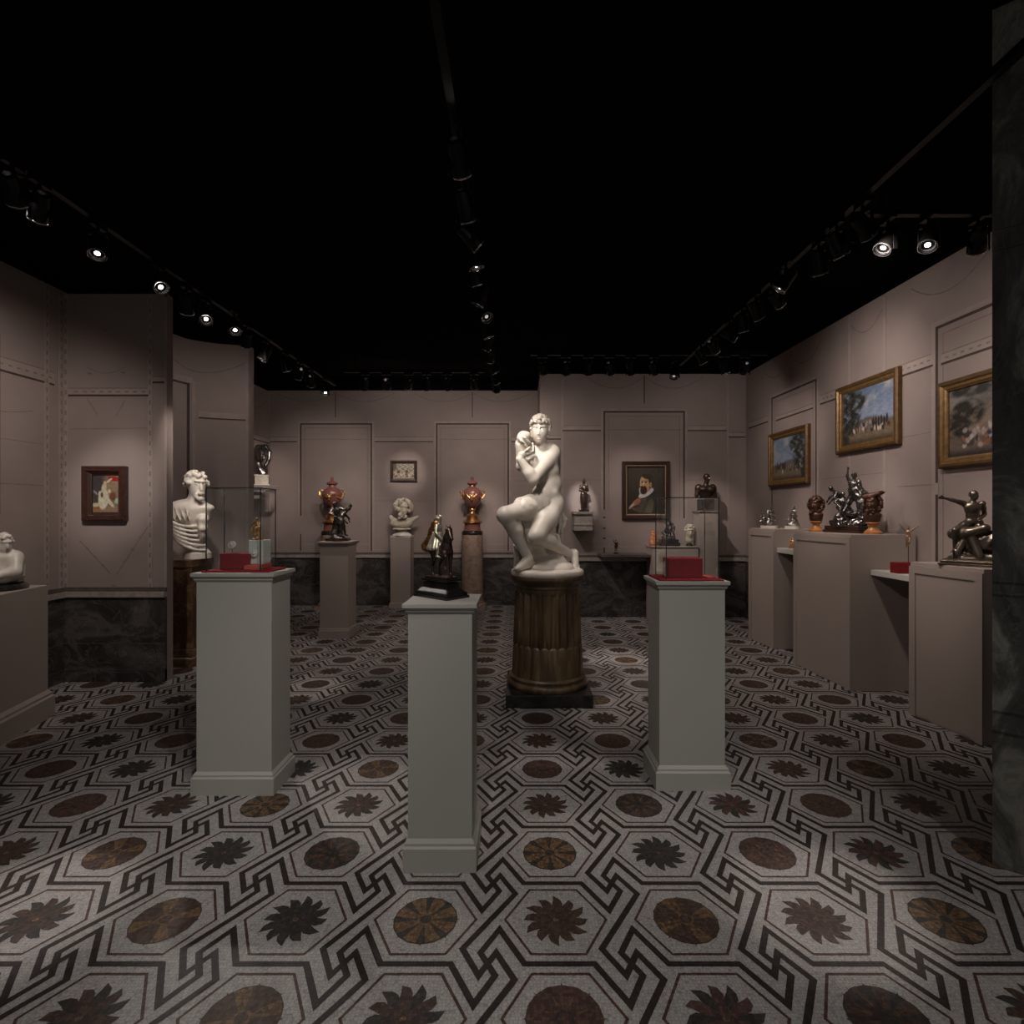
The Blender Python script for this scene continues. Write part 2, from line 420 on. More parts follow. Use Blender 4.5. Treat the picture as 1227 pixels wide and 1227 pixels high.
STAND = dict(pel=(0, 0, .53), che=(0, 0, .725), nk=(0, 0, .83), hd=(0, -.01, .925),
             sl=(.105, 0, .795), el=(.145, .01, .63), wl=(.155, -.05, .49), sr=(-.105, 0, .795), er=(-.145, .01, .63), wr=(-.155, -.05, .49),
             hl=(.052, 0, .50), kl=(.06, -.02, .285), al=(.06, .01, .045), tl=(.07, -.085, .015),
             hr=(-.052, 0, .50), kr=(-.06, -.02, .285), ar=(-.06, .01, .045), tr=(-.07, -.085, .015))
def human(S, H, pose=None, at=(0, 0, 0), rot=None, face=None, hair='cap', fat=1.0, fem=False, feats=True, seed=1, curl=.5, hands=True):
    J = dict(STAND); J.update(pose or {})
    R0 = rot if rot is not None else np.eye(3); at = np.asarray(at, float)
    T = {a: (None if b is None else at+R0@(np.asarray(b, float)*H)) for a, b in J.items() if a not in ('dl', 'dr')}
    g = fat*H; k = .020*H
    r = _n(T['sl']-T['sr']); up = _n(T['che']-T['pel']); fw = np.cross(r, up)*-1.0
    Rc = np.stack([r, fw, np.cross(r, fw)], 1)
    w = np.linalg.norm(T['sl']-T['sr'])/2
    # torso
    S.ell(T['che'], v3(w*.92, .066*g, .085*g), Rc, k)
    S.ell(T['che']+up*.045*H, v3(w*1.0, .052*g, .045*g), Rc, k)
    mid = (T['che']+T['pel'])/2
    hr_ = _n(T['hl']-T['hr']) if np.linalg.norm(T['hl']-T['hr']) > 1e-6 else r
    Rp = np.stack([hr_, np.cross(hr_, up)*-1.0, up], 1)
    S.ell(mid-up*.012*H, v3(.070, .056, .075)*g, Rc, k)
    S.ell(T['pel'], v3(.088 if fem else .080, .066, .064)*g, Rp, k)
    fr = _n(np.cross(r, up))*1.0
    for s_ in (-1, 1):
        if fem: S.ell(T['che']+r*s_*.042*H+fr*.055*H+up*.008*H, v3(.034, .034, .034)*g, None, .012*H)
        else: S.ell(T['che']+r*s_*.042*H+fr*.040*H+up*.022*H, v3(.044, .026, .030)*g, Rc, .010*H)
        S.ell(T['pel']+hr_*s_*.042*H-fr*.045*H-up*.02*H, v3(.045, .042, .05)*g, None, .014*H)
    S.cap(T['nk']-up*.03*H, T['hd'], .030*g, .027*g, k)
    fc = face if face is not None else fr
    if face is not None: fc = R0@np.asarray(face, float)
    Rh = head(S, T['hd'], H, fc, R0@v3(0, 0, 1) if abs(np.dot(_n(fc), R0@v3(0, 0, 1))) < .9 else R0@v3(0, 1, 0), hair, seed, feats)
    for q, s_ in (('l', 1), ('r', -1)):
        a, b, c = T['s'+q], T['e'+q], T['w'+q]
        if b is not None:
            S.ell(a, v3(1, 1, 1)*.036*g, None, k)
            S.cap(a, b, .030*g, .023*g, .012*H); S.cap(b, c, .025*g, .015*g, .008*H)
            S.ell(a+(b-a)*.45, v3(1, 1, 1)*.031*g, None, .012*H); S.ell(b+(c-b)*.28, v3(1, 1, 1)*.026*g, None, .01*H)
            if hands:
                d = J.get('d'+q); d = R0@np.asarray(d, float) if d is not None else (c-b)
                hand(S, c, d, s_, H*1.05, curl, fr)
        a, b, c, t = T['h'+q], T['k'+q], T['a'+q], T['t'+q]
        if b is not None:
            S.cap(a, b, .054*g, .034*g, .018*H)
            S.ell(a+(b-a)*.35, v3(1, 1, 1)*.052*g, None, .014*H)
            if c is not None:
                S.cap(b, c, .034*g, .019*g, .010*H)
                fd = _n(t-c) if t is not None else v3(0, -1, 0)
                bk = np.cross(np.cross(b-c, fd), b-c); bk = -_n(bk) if np.linalg.norm(bk) > 1e-9 else v3(0, 1, 0)
                S.ell(b+(c-b)*.30+bk*.010*H, v3(1, 1, 1)*.036*g, None, .012*H)
                if t is not None:
                    S.cap(c-v3(0, 0, .012*H)-fd*.012*H, t, .021*g, .014*g, .008*H)
                    sdv = _n(np.cross(fd, v3(0, 0, 1)))
                    for i in range(5): S.cap(t+sdv*(i-2)*.008*H-fd*.01*H, t+sdv*(i-2)*.009*H+fd*(.022-.003*abs(i-1))*H, .0075*H, .006*H, .003*H)
    return T
def rect(x0, x1, y0, y1, o=0): return [(x0-o, y0-o), (x1+o, y0-o), (x1+o, y1+o), (x0-o, y1+o)]
# ------------------------------------------------------------------ camera (lens 19.36 mm on a 36 mm square frame, eye height 1.40)
F = 660.0; CX = 622.0; CY = 615.0; EYE = 1.4
cam = bpy.data.cameras.new('camera'); cam.sensor_width = 36; cam.lens = 36*F/1227
cam.shift_x = -8.5/1227; cam.shift_y = 1.5/1227; cam.clip_start = .02
co = bpy.data.objects.new('camera', cam); COL.objects.link(co)
co.location = (0, 0, EYE); co.rotation_euler = (PI/2, 0, 0); SC.camera = co
def X_(px, Y): return (px-CX)/F*Y
def Z_(py, Y): return EYE-(py-CY)/F*Y

# ------------------------------------------------------------------ floor: mosaic of hexagons, keys, discs and stars
PX, PY, OX, OY = .448, .373, .126, 1.897
def build_floor():
    mb = MB()
    mb.box(-4.1, 3.6, -2.2, 8.8, -.08, 0, 'f_light')
    z1 = .0007
    def pl(pts, w, m, z=z1, closed=False):
        P = [np.array(p, float) for p in pts]; n = len(P); L = []; Rr = []
        for i in range(n):
            a = P[i-1] if (i or closed) else None; b = P[(i+1) % n] if (i < n-1 or closed) else None
            d1 = (P[i]-a)/np.linalg.norm(P[i]-a) if a is not None else None
            d2 = (b-P[i])/np.linalg.norm(b-P[i]) if b is not None else None
            d1 = d2 if d1 is None else d1; d2 = d1 if d2 is None else d2
            n1 = np.array([-d1[1], d1[0]]); n2 = np.array([-d2[1], d2[0]]); mv = (n1+n2)/max(.35, 1+n1@n2)*w/2
            L.append(P[i]+mv); Rr.append(P[i]-mv)
        for i in range(n if closed else n-1):
            k = (i+1) % n; mb.poly([(q[0], q[1], z) for q in (Rr[i], Rr[k], L[k], L[i])], m)
    A = np.array([.5, -.866]); B = np.array([.5, .866])
    c1 = A*.05; p1 = c1-B*.115; e1 = p1-A*.165
    c2 = B*.05; q1 = c2+A*.118
    rnd = random.Random(3)
    for i in range(-9, 9):
        for j in range(-11, 19):
            cx, cy = OX+i*PX, OY+j*PY
            if not (-4.2 < cx < 3.6 and -2.2 < cy < 8.7): continue
            # hexagon
            hx = [(cx+.174*math.cos(k*PI/3), cy+.172*math.sin(k*PI/3)) for k in range(6)]
            pl(hx, .0088, 'f_thin', closed=True)
            # key pattern about the corner: one strand along the row, one down the column
            o = np.array([cx+PX/2, cy+PY/2]); w = .0205; ox = np.array([PX, 0]); oy = np.array([0, PY])
            pl([o, o+c1, o+p1, o+e1, o-ox-e1, o-ox-p1, o-ox-c1, o-ox], w, 'f_dark')
            pl([o, o+c2, o+q1, o-oy-q1, o-oy-c2, o-oy], w, 'f_dark', z1+.0004)
            # medallion
            if (i+j) % 2 == 0:
                ph = rnd.uniform(0, 1); n = 12
                cols = rnd.choice([('f_slate', 'f_brown'), ('f_brown', 'f_brown'), ('f_slate', 'f_slate'), ('f_slate', 'f_red')])
                for lay in (0, 1):
                    for k in range(lay, n, 2):
                        a = 2*PI*(k+ph)/n; L = .118 if lay == 0 else .110
                        def pt(r, da): return (cx+r*math.cos(a+da), cy+r*math.sin(a+da), z1+.0003*(1+lay))
                        mb.poly([pt(.010, -.6), pt(.05, -.34), pt(.082, -.26), pt(.100, -.12), pt(L, .13), pt(.088, .16), pt(.06, .30), pt(.010, .6)], cols[lay])
                        mb.poly([(x, y, z1+.0003*(1+lay)+.0002) for x, y, _ in (pt(.015, -.05), pt(.085, .02), pt(.015, .1))], 'f_brown' if cols[lay] == 'f_slate' else 'f_thin')
                mb.poly([(cx+.008*math.cos(t*PI/4), cy+.008*math.sin(t*PI/4), z1+.0012) for t in range(8)], 'f_ochre')
            else:
                base, alt = rnd.choice([('f_slate', 'f_brown'), ('f_slate', 'f_ochre'), ('f_brown', 'f_red'), ('f_red', 'f_brown'), ('f_brown', 'f_ochre')])
                n = 64
                mb.poly([(cx+(.109+.0010*math.cos(16*t*2*PI/n))*math.cos(t*2*PI/n), cy+(.109+.0010*math.cos(16*t*2*PI/n))*math.sin(t*2*PI/n), z1) for t in range(n)], base)
                for k in range(8):
                    a = 2*PI*k/8; q = lambda rr, da: (cx+rr*math.cos(a+da), cy+rr*math.sin(a+da), z1)
                    mb.poly([q(.108, -.028), q(.118, 0), q(.108, .028)], base)
                for k in range(8):
                    a = 2*PI*(k+.5)/8
                    def pt(r, da, z=z1+.0004): return (cx+r*math.cos(a+da), cy+r*math.sin(a+da), z)
                    if k % 2 == 0 or base == 'f_slate':
                        mb.poly([pt(.026, -.3), pt(.07, -.27), pt(.104, -.25), pt(.105, -.12), pt(.105, 0), pt(.105, .12), pt(.104, .25), pt(.07, .27), pt(.026, .3)], alt)
                    z = z1+.0007
                    mb.poly([pt(.030, -.16, z), pt(.085, 0, z), pt(.030, .16, z), pt(.05, 0, z)], 'f_ochre' if alt != 'f_ochre' else 'f_red')
                mb.poly([(cx+.027*math.cos(t*PI/8), cy+.027*math.sin(t*PI/8), z1+.0010) for t in range(16)], 'f_ochre' if alt == 'f_ochre' else 'f_slate')
                mb.poly([(cx+.019*math.cos(t*PI/8), cy+.019*math.sin(t*PI/8), z1+.0013) for t in range(16)], base)
    return struct(mb.build('floor', recalc=False))
build_floor()

mb = MB(); mb.box(-4.1, 3.7, -2.2, 8.8, 3.42, 3.5, 'black')
for b in ((-4.1, -3.93, -2.2, 8.8), (3.30, 3.7, .2, 8.8), (-4.1, 3.7, 8.53, 8.8), (.42, 3.3, 7.58, 8.6)): mb.box(*b, 3.0, 3.43, 'black')
struct(mb.build('ceiling'))

# ------------------------------------------------------------------ walls
class Wall:
    """flat wall from a to b (plan), room on the left-hand side when walking a -> b"""
    def __init__(s, name, a, b, top, th=.12):
        s.name = name; s.a = np.array(a, float); s.b = np.array(b, float); s.L = np.linalg.norm(s.b-s.a)
        s.d = (s.b-s.a)/s.L; s.n = np.array([-s.d[1], s.d[0]]); s.top = top
        s.mb = MB()
        s.slab(s.mb, 0, s.L, -.0, top, -th, 0, 'wall')
    def P(s, u, o, z): p = s.a+s.d*u+s.n*o; return (p[0], p[1], z)
    def slab(s, mb, u0, u1, z0, z1, o0, o1, m):
        p = [s.a+s.d*u+s.n*o for u, o in ((u0, o0), (u1, o0), (u1, o1), (u0, o1))]
        mb.prism([tuple(q) for q in p], z0, z1, m)
    def strip(s, u0, u1, z0, z1, m, th=.0025):
        s.k = getattr(s, 'k', 0)+1; th = th+.00006*s.k
        s.slab(s.mb, min(u0, u1), max(u0, u1), min(z0, z1), max(z0, z1), -.001, th, m)
    def line(s, pts, w, m, th=.0015):
        for (u0, z0), (u1, z1) in zip(pts, pts[1:]):
            d = np.array([u1-u0, z1-z0]); L = np.linalg.norm(d); n = np.array([-d[1], d[0]])/L*w/2; e = d/L*w*.3
            q = [np.array([u0, z0])-e-n, np.array([u1, z1])+e-n, np.array([u1, z1])+e+n, np.array([u0, z0])-e+n]
            s.mb.poly([s.P(p[0], th, p[1]) for p in q], m)
    def beads(s, u, z0, z1, step=.075, w=.045):
        s.strip(u-w/2, u+w/2, z0, z1, 'wall_border')
        z = z0+step/2
        while z < z1:
            s.line([(u, z-.015), (u, z+.015)], .014, 'wall_faint', .004); z += step
    def panel(s, u0, u1, zt, zb0, zb1, w=.05):
        """painted door-like frame: light border outside, dark edge"""
        s.strip(u0-w, u0-.012, zb0, zt+w, 'wall_border'); s.strip(u1+.012, u1+w, zb1, zt+w, 'wall_border')
        s.strip(u0-w, u1+w, zt+.014, zt+w, 'wall_border')
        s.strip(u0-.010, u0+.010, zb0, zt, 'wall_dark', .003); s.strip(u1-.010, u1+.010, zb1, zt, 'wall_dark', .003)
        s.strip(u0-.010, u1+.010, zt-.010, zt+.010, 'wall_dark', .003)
        s.line([(u0+.06, zb0), (u0+.06, zt-.06), (u1-.06, zt-.06), (u1-.06, zb1)], .008, 'wall_faint')
    def rail(s, u0, u1, z, h=.07, beads=False):
        s.strip(u0, u1, z-h/2, z+h/2, 'wall_border')
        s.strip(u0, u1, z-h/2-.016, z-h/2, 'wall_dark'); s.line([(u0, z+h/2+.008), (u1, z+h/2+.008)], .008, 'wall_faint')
        if beads:
            u = u0+.04
            while u < u1: s.line([(u-.012, z), (u+.012, z)], .014, 'wall_faint', .004); u += .07
    def swag(s, u0, u1, z, sag, w=.008, m='wall_faint'):
        s.line([(u0+(u1-u0)*t/14, z-sag*(1-(2*t/14-1)**2)) for t in range(15)], w, m)
    def dado(s, side, z, o=.02, u0=0, u1=None, tri=True):
        u1 = s.L if u1 is None else u1
        mb = MB(); s.slab(mb, u0, u1, 0, z-.045, -.001, o, 'dado')
        s.slab(mb, u0, u1, .0, .10, -.001, o+.012, 'dado')
        s.slab(mb, u0, u1, z*.42, z*.42+.006, -.001, o+.003, 'dado_dark')
        struct(mb.build('baseboard_'+side))
        mb = MB(); s.slab(mb, u0, u1, z-.045, z, -.001, o+.02, 'dado_trim'); s.slab(mb, u0, u1, z, z+.035, -.001, o, 'dado_dark')
        struct(mb.build('trim_'+side))
    def done(s): return struct(s.mb.build(s.name, recalc=True))

YL, YR = 8.40, 7.45
XR = lambda Y: 3.07+(7.45-Y)*.0251
TOPL, TOPR = 3.271, 3.285
# back wall, left bay (walk from right to left so that the room lies to the left)
w = Wall('wall_back_left', (.40, YL), (-3.844, YL), TOPL)
U = lambda px: .40-X_(px, YL); ZB = lambda py: Z_(py, YL)
for (a, b, bot0, bot1) in ((360.5, 445, 618, 660), (523.3, 609, 660, 660)):
    w.panel(U(b), U(a), ZB(508), ZB(bot1), ZB(bot0), .042)
    w.line([(U(b)+.02, ZB(526.5)), (U(a)-.02, ZB(526.5))], .010, 'wall_faint')
w.strip(U(361), U(359.8), ZB(660), ZB(640), 'wall_dark')
for a, b in ((645, 613), (519, 449), (356, 320)):
    w.rail(U(a), U(b), ZB(526.5), .055)
for px in (402, 566):
    w.line([(U(px), ZB(470)), (U(px), ZB(500))], .012, 'wall_dark')
    for q in (-1, 1): w.swag(U(px), U(px+q*70), ZB(471), .13, .009)
w.line([(U(645), ZB(576)), (U(613), ZB(576))], .006, 'wall_faint'); w.line([(U(519), ZB(600)), (U(449), ZB(600))], .006, 'wall_faint')
for a, b in ((445, 361), (609, 523)): w.line([(U(a-3), ZB(652)), (U(b+3), ZB(652))], .012, 'wall_border')
w.done(); w.dado('back_left', Z_(664.5, YL))
# return between the two bays
w = Wall('wall_return', (.283, YR+.004), (.283, YL), TOPR); w.done()
# back wall, right bay
w = Wall('wall_back_right', (3.07, YR), (.282, YR), TOPR)
U = lambda px: 3.07-X_(px, YR); ZB = lambda py: Z_(py, YR)
w.panel(U(819.6), U(724), ZB(493.5), ZB(621), ZB(610.6), .045)
w.line([(U(817), ZB(515)), (U(727), ZB(515))], .010, 'wall_faint')
for z in (620, 633, 645): w.line([(U(724)-.012, ZB(z)), (U(724)+.012, ZB(z))], .02, 'wall_dark')
w.strip(U(725), U(723), ZB(664), ZB(656), 'wall_dark')
w.strip(U(675.2), U(672.4), ZB(660), ZB(449), 'wall_border'); w.strip(U(873.2), U(870.8), ZB(660), ZB(449), 'wall_border')
w.rail(U(720), U(674), ZB(513), .05); w.rail(U(871), U(824), ZB(513), .05)
w.rail(U(893), U(873), ZB(521), .045); w.rail(U(672), U(649), ZB(524), .03)
w.line([(U(772), ZB(450)), (U(772), ZB(483))], .014, 'wall_dark')
w.swag(U(772), U(702), ZB(451), .16, .010); w.swag(U(842), U(772), ZB(451), .16, .010)
w.line([(U(868), ZB(655)), (U(676), ZB(655))], .012, 'wall_border')
w.line([(U(720), ZB(575)), (U(676), ZB(575))], .006, 'wall_faint'); w.line([(U(868), ZB(575)), (U(822), ZB(575))], .006, 'wall_faint')
w.done(); w.dado('back_right', Z_(668, YR))
# right wall
P0 = (XR(.6), .6); P1 = (XR(YR), YR)
w = Wall('wall_right', P0, P1, 3.285)
def UR(px):                                    # where the sight line of a photo column meets this wall
    k = (px-CX)/F; Y = 3.257/(k+.0251); return Y-.6
def ZR(px, py): return Z_(py, UR(px)+.6)
u0, u1 = UR(1226), UR(1125); zt = ZR(1130, 390)
w.panel(UR(1300), UR(1122.5), zt, .9, .9, .05); w.line([(UR(1122.5), 1.55), (UR(1122.5), 1.62)], .03, 'wall_border', .004)
w.panel(UR(978), UR(925), ZR(950, 467), .9, 1.3, .04)
w.rail(UR(1118), UR(983), ZR(1100, 437), .075, True); w.rail(UR(920), UR(897), ZR(905, 507), .06); w.rail(.2, UR(1128), ZR(1180, 412), .06, True)
w.rail(UR(974), UR(930), ZR(952, 494), .03)
for px in (1018, 1060): w.strip(UR(px)-.02, UR(px)+.02, .85, 3.27, 'wall_border')
w.line([(UR(948), ZR(948, 420)), (UR(948), ZR(948, 458))], .012, 'wall_faint')
for a, b in ((948, 915), (985, 948), (1190, 1092), (1060, 1018)): w.swag(UR(a), UR(b), 3.2, .16, .010)
for z in (1.62, 2.02): w.line([(UR(1118), z), (UR(1075), z)], .006, 'wall_faint')
w.line([(UR(1060), 1.75), (UR(985), 1.75)], .006, 'wall_faint')
w.done(); w.dado('right', .80)
# left wall
w = Wall('wall_left', (-3.80, YL), (-3.80, -.6), 3.25)
UL = lambda Y: YL-Y
w.rail(UL(4.5), UL(1.0), 2.50, .085, True)
w.beads(UL(4.43), .78, 3.24); w.beads(UL(4.57), .78, 3.24)
w.rail(UL(8.38), UL(6.3), 2.50, .06)
w.swag(UL(4.0), UL(3.0), 2.98, .1, .010); w.swag(UL(4.3), UL(3.5), 2.2, .06, .007); w.swag(UL(8.3), UL(7.2), 3.1, .2, .01)
w.line([(UL(4.4), 1.62), (UL(3.9), 1.62)], .007, 'wall_faint'); w.line([(UL(4.4), 1.95), (UL(3.4), 1.95)], .006, 'wall_faint')
w.done(); w.dado('left', .745)
# partition facing the entrance, with its painting
YP = 4.60
w = Wall('wall_partition', (-2.941, YP), (-3.80, YP), Z_(352, YP), .08)
U = lambda px: -2.941-X_(px, YP); ZB = lambda py: Z_(py, YP)
w.beads(U(180), ZB(708), ZB(353), .085, .04); w.beads(U(79), ZB(708), ZB(353), .085, .03)
w.rail(U(178), U(82), ZB(469.5), .045, True); w.rail(U(199.5), U(183), ZB(454.5), .035)
w.strip(U(200), U(197), ZB(705), ZB(354), 'wall_border')
w.line([(U(150), ZB(480)), (U(139), ZB(498))], .008, 'wall_faint'); w.line([(U(105), ZB(478)), (U(117), ZB(497))], .008, 'wall_faint')
for a, b in (((96, 648), (133, 688)), ((178, 630), (140, 688))):
    w.line([(U(a[0]), ZB(a[1])), (U(b[0]), ZB(b[1]))], .010, 'wall_faint')
    for t in (.25, .5, .75): w.line([(U(a[0]+(b[0]-a[0])*t)-.006, ZB(a[1]+(b[1]-a[1])*t)), (U(a[0]+(b[0]-a[0])*t)+.006, ZB(a[1]+(b[1]-a[1])*t)+.008)], .018, 'wall_faint', .004)
w.line([(U(178), ZB(513)), (U(84), ZB(514))], .006, 'wall_faint')
for px, py in ((127, 396), (108, 448), (148, 447), (137, 702)): w.line([(U(px)-.012, ZB(py)), (U(px)+.012, ZB(py)+.004)], .014, 'wall_faint', .004)
w.swag(U(150), U(105), ZB(440), .05, .006)
w.done(); w.dado('partition', Z_(708.5, YP), .02)
# curved partition
def curved():
    pts = [(-3.78, 5.25), (-3.60, 5.45), (-3.545, 5.66), (-3.50, 5.80), (-3.42, 5.88), (-3.29, 5.96), (-3.14, 6.01), (-2.994, 6.05)]
    # smooth by subdividing with a Catmull-Rom spline
    P = [np.array(p) for p in pts]; out = []
    for i in range(len(P)-1):
        p0, p1, p2, p3 = P[max(i-1, 0)], P[i], P[i+1], P[min(i+2, len(P)-1)]
        for t in np.linspace(0, 1, 5)[:-1]:
            out.append(.5*((2*p1)+(-p0+p2)*t+(2*p0-5*p1+4*p2-p3)*t*t+(-p0+3*p1-3*p2+p3)*t**3))
    out.append(P[-1]); n = len(out); th = .10; top = 3.24
    nor = []
    for i in range(n):
        d = out[min(i+1, n-1)]-out[max(i-1, 0)]; d /= np.linalg.norm(d); nor.append(np.array([d[1], -d[0]]))
    def band(mb, i0, i1, z0, z1, o0, o1, m):
        r = range(i0, i1+1)
        poly = [tuple(out[i]+nor[i]*o1) for i in r]+[tuple(out[i]+nor[i]*o0) for i in reversed(r)]
        k = len(r)
        for a in range(k-1):
            mb.prism([poly[a], poly[a+1], poly[2*k-2-a], poly[2*k-1-a]], z0, z1, m)
    mb = MB(); band(mb, 0, n-1, 0, top, -th, 0, 'wall')
    band(mb, n-13, n-1, 2.43, 2.49, -.001, .003, 'wall_border'); band(mb, n-13, n-1, 2.415, 2.43, -.001, .003, 'wall_dark')
    band(mb, 4, n-15, 2.78, 2.84, -.001, .003, 'wall_border'); band(mb, 4, n-16, 2.755, 2.775, -.001, .004, 'wall_dark')
    band(mb, n-15, n-15+1, .8, 2.80, -.001, .003, 'wall_border'); band(mb, n-17, n-16, .8, 2.765, -.001, .004, 'wall_dark')
    for i in range(4, n-1):
        t = (i-4)/(n-5); z = 3.06-.16*(1-(2*t-1)**2); t2 = (i-3)/(n-5); z2 = 3.06-.16*(1-(2*t2-1)**2)
        a, b = out[i]+nor[i]*.003, out[i+1]+nor[i+1]*.003
        mb.poly([(a[0], a[1], z), (b[0], b[1], z2), (b[0], b[1], z2+.012), (a[0], a[1], z+.012)], 'wall_faint')
    mb.box(out[-1][0]-.004, out[-1][0]+.028, out[-1][1]-.01, out[-1][1]+.11, 0, top, 'wall_border')
    struct(mb.build('wall_curved'))
    mb = MB(); band(mb, 0, n-1, 0, .72, -.001, .02, 'dado'); struct(mb.build('baseboard_curved'))
    mb = MB(); band(mb, 0, n-1, .72, .765, -.001, .035, 'dado_trim'); band(mb, 0, n-1, .765, .80, -.001, .02, 'dado_dark'); struct(mb.build('trim_curved'))
curved()
# black marble door pillar at the right edge
mb = MB()
A_, B_, C_, D_ = (1.881, 2.19), (2.32, 1.81), (2.62, 2.15), (2.25, 2.55)
mb.prism([A_, B_, C_, D_], 0, 3.40, 'pillar')
def pstrip(z, h, o=.006):
    d = np.array(B_)-np.array(A_); d /= np.linalg.norm(d); n = np.array([d[1], -d[0]])*-1
    n = n if n@np.array([-1, -1]) > 0 else -n
    a, b = np.array(A_), np.array(B_)
    mb.prism([tuple(a+n*o), tuple(b+n*o), tuple(b-n*.01), tuple(a-n*.01)], z, z+h, 'pillar')
for z in (.54, .62, 1.08, 1.13, 2.44, 2.52): pstrip(z, .012)
o = struct(mb.build('wall_doorway'))

w_ = bpy.data.worlds.new('world'); SC.world = w_; w_.use_nodes = True
w_.node_tree.nodes['Background'].inputs[0].default_value = (1.0, .985, .96, 1)
w_.node_tree.nodes['Background'].inputs[1].default_value = .14
SC.view_settings.view_transform = 'Standard'; SC.view_settings.look = 'None'
SC.view_settings.gamma = 1; SC.view_settings.exposure = 0; SC.view_settings.use_curve_mapping = False
# ------------------------------------------------------------------ pedestals
def grow(poly, o):
    c = np.mean(np.array(poly), 0); out = []
    n = len(poly); P = [np.array(p) for p in poly]
    for i in range(n):
        a, b, d = P[i-1], P[i], P[(i+1) % n]
        e1 = (b-a)/np.linalg.norm(b-a); e2 = (d-b)/np.linalg.norm(d-b)
        n1 = np.array([e1[1], -e1[0]]); n2 = np.array([e2[1], -e2[0]])
        out.append(tuple(b+(n1+n2)/(1+n1@n2)*o))
    return out
def pedestal(poly, h, base_h, cap_h, m, label, group=None, cat='pedestal', ov=.022, po=.02, name='display_pedestal'):
    """poly: plan of the shaft, counter-clockwise"""
    c = np.mean(np.array(poly), 0); t = thing(name, label, cat, (c[0], c[1], 0), 0, group)
    L = [(p[0]-c[0], p[1]-c[1]) for p in poly]
    mb = MB(); mb.prism(L, base_h*.5 if base_h else 0, h-(cap_h*.5 if cap_h else 0), m); mb.build('shaft', t, bevel=.002)
    if base_h:
        mb = MB(); mb.prism(grow(L, po), 0, base_h*.74, m)
        mb.prism(grow(L, po), base_h*.74, base_h*.80, m, grow(L, po*.62)); mb.prism(grow(L, po*.62), base_h*.80, base_h*.88, m)
        mb.prism(grow(L, po*.62), base_h*.88, base_h, m, grow(L, .001)); mb.build('base_moulding', t)
    if cap_h:
        mb = MB(); mb.prism(grow(L, .001), h-cap_h, h-cap_h*.75, m, grow(L, ov*.45))
        mb.prism(grow(L, ov*.45), h-cap_h*.75, h-cap_h*.58, m); mb.prism(grow(L, ov*.55), h-cap_h*.58, h-cap_h*.35, m, grow(L, ov))
        mb.prism(grow(L, ov), h-cap_h*.35, h, m); mb.build('cap_moulding', t)
    return t
PA = dict(h=1.045)
pedestal(rect(-.436, -.184, 2.159, 2.404), 1.045, .125, .040, 'plinth', 'tall pale grey pedestal carrying the bronze rider, nearest the entrance', po=.017, ov=.019)
pedestal(rect(-1.609, -1.234, 2.746, 2.97), 1.102, .112, .045, 'plinth', 'pale grey pedestal under the glass case with the white block and gilt figurine', po=.019, ov=.020)
pedestal(rect(.712, 1.046, 2.797, 3.04), 1.055, .120, .045, 'plinth', 'pale grey pedestal under the glass case with the large crimson box', po=.022, ov=.020)
pedestal(rect(-2.228, -1.915, 6.16, 6.475), 1.083, .115, .050, 'plinth_warm', 'beige pedestal under the dark wrestling bronze group', po=.012, ov=.028)
pedestal(rect(-1.895, -1.60, 8.11, 8.365), 1.043, .09, .03, 'plinth_warm', 'slim beige pedestal under the curly-haired white satyr bust', po=.016, ov=.004)
pedestal([(-3.25, 3.80), (-3.72, 3.80), (-3.72, 2.80), (-3.03, 2.80)], .905, .185, 0, 'plinth_warm', 'broad beige pedestal along the left wall under the small white marble figure', po=.03)
# tall wall pedestal with bust at the back right
pedestal(rect(2.31, 2.545, 7.05, 7.30), 1.432, .09, .03, 'plinth_warm', 'very tall slim beige pedestal under the dark torso bust by the back wall', po=.012, ov=.02)

def block_pedestal(name, x0, x1, y0, y1, tiers, label, cat='pedestal', mm='brown_marble'):
    t = thing(name, label, cat, ((x0+x1)/2, (y0+y1)/2, 0)); hx, hy = (x1-x0)/2, (y1-y0)/2
    for nm, z0, z1, o, m in tiers:
        mb = MB(); mb.box(-hx-o, hx+o, -hy-o, hy+o, z0, z1, m or mm); mb.build(nm, t, bevel=.006)
    return t
block_pedestal('marble_pedestal', -3.33, -2.985, 5.02, 5.36,
               [('base', 0, .07, .03, None), ('base_band', .07, .085, .012, 'warm_marble'), ('base', .085, .16, .015, None), ('shaft', .16, .905, 0, None), ('cap', .905, .975, .012, None)],
               'square brown marble pedestal beside the partition, under the white draped bust')

# round columns
def column(name, x, y, r, h, m, label, group=None, basem=None):
    t = thing(name, label, 'column', (x, y, 0), 0, group)
    mb = MB(); mb.lathe([(r*1.02, .10), (r, .16), (r*.985, h*.6), (r*.95, h-.05), (r*.97, h-.03), (r*.97, h)], m, seg=40); mb.build('shaft', t, True)
    mb = MB(); mb.lathe([(r*1.22, .045), (r*1.24, .06), (r*1.20, .075), (r*1.08, .085), (r*1.10, .10), (r*1.02, .105)], basem or m, seg=40); mb.build('base', t, True)
    mb = MB(); mb.box(-r*1.26, r*1.26, -r*1.26, r*1.26, 0, .045, basem or m); mb.build('base', t)
    return t
column('granite_column', X_(566, 8.14), 8.14, .160, 1.081, 'pink_stone', 'pinkish stone column behind the bronze rider, carrying a red urn')
column('granite_column', X_(398, 8.14), 8.14, .160, 1.081, 'pink_stone', 'pinkish stone column hidden behind the beige pedestal, carrying the other red urn')

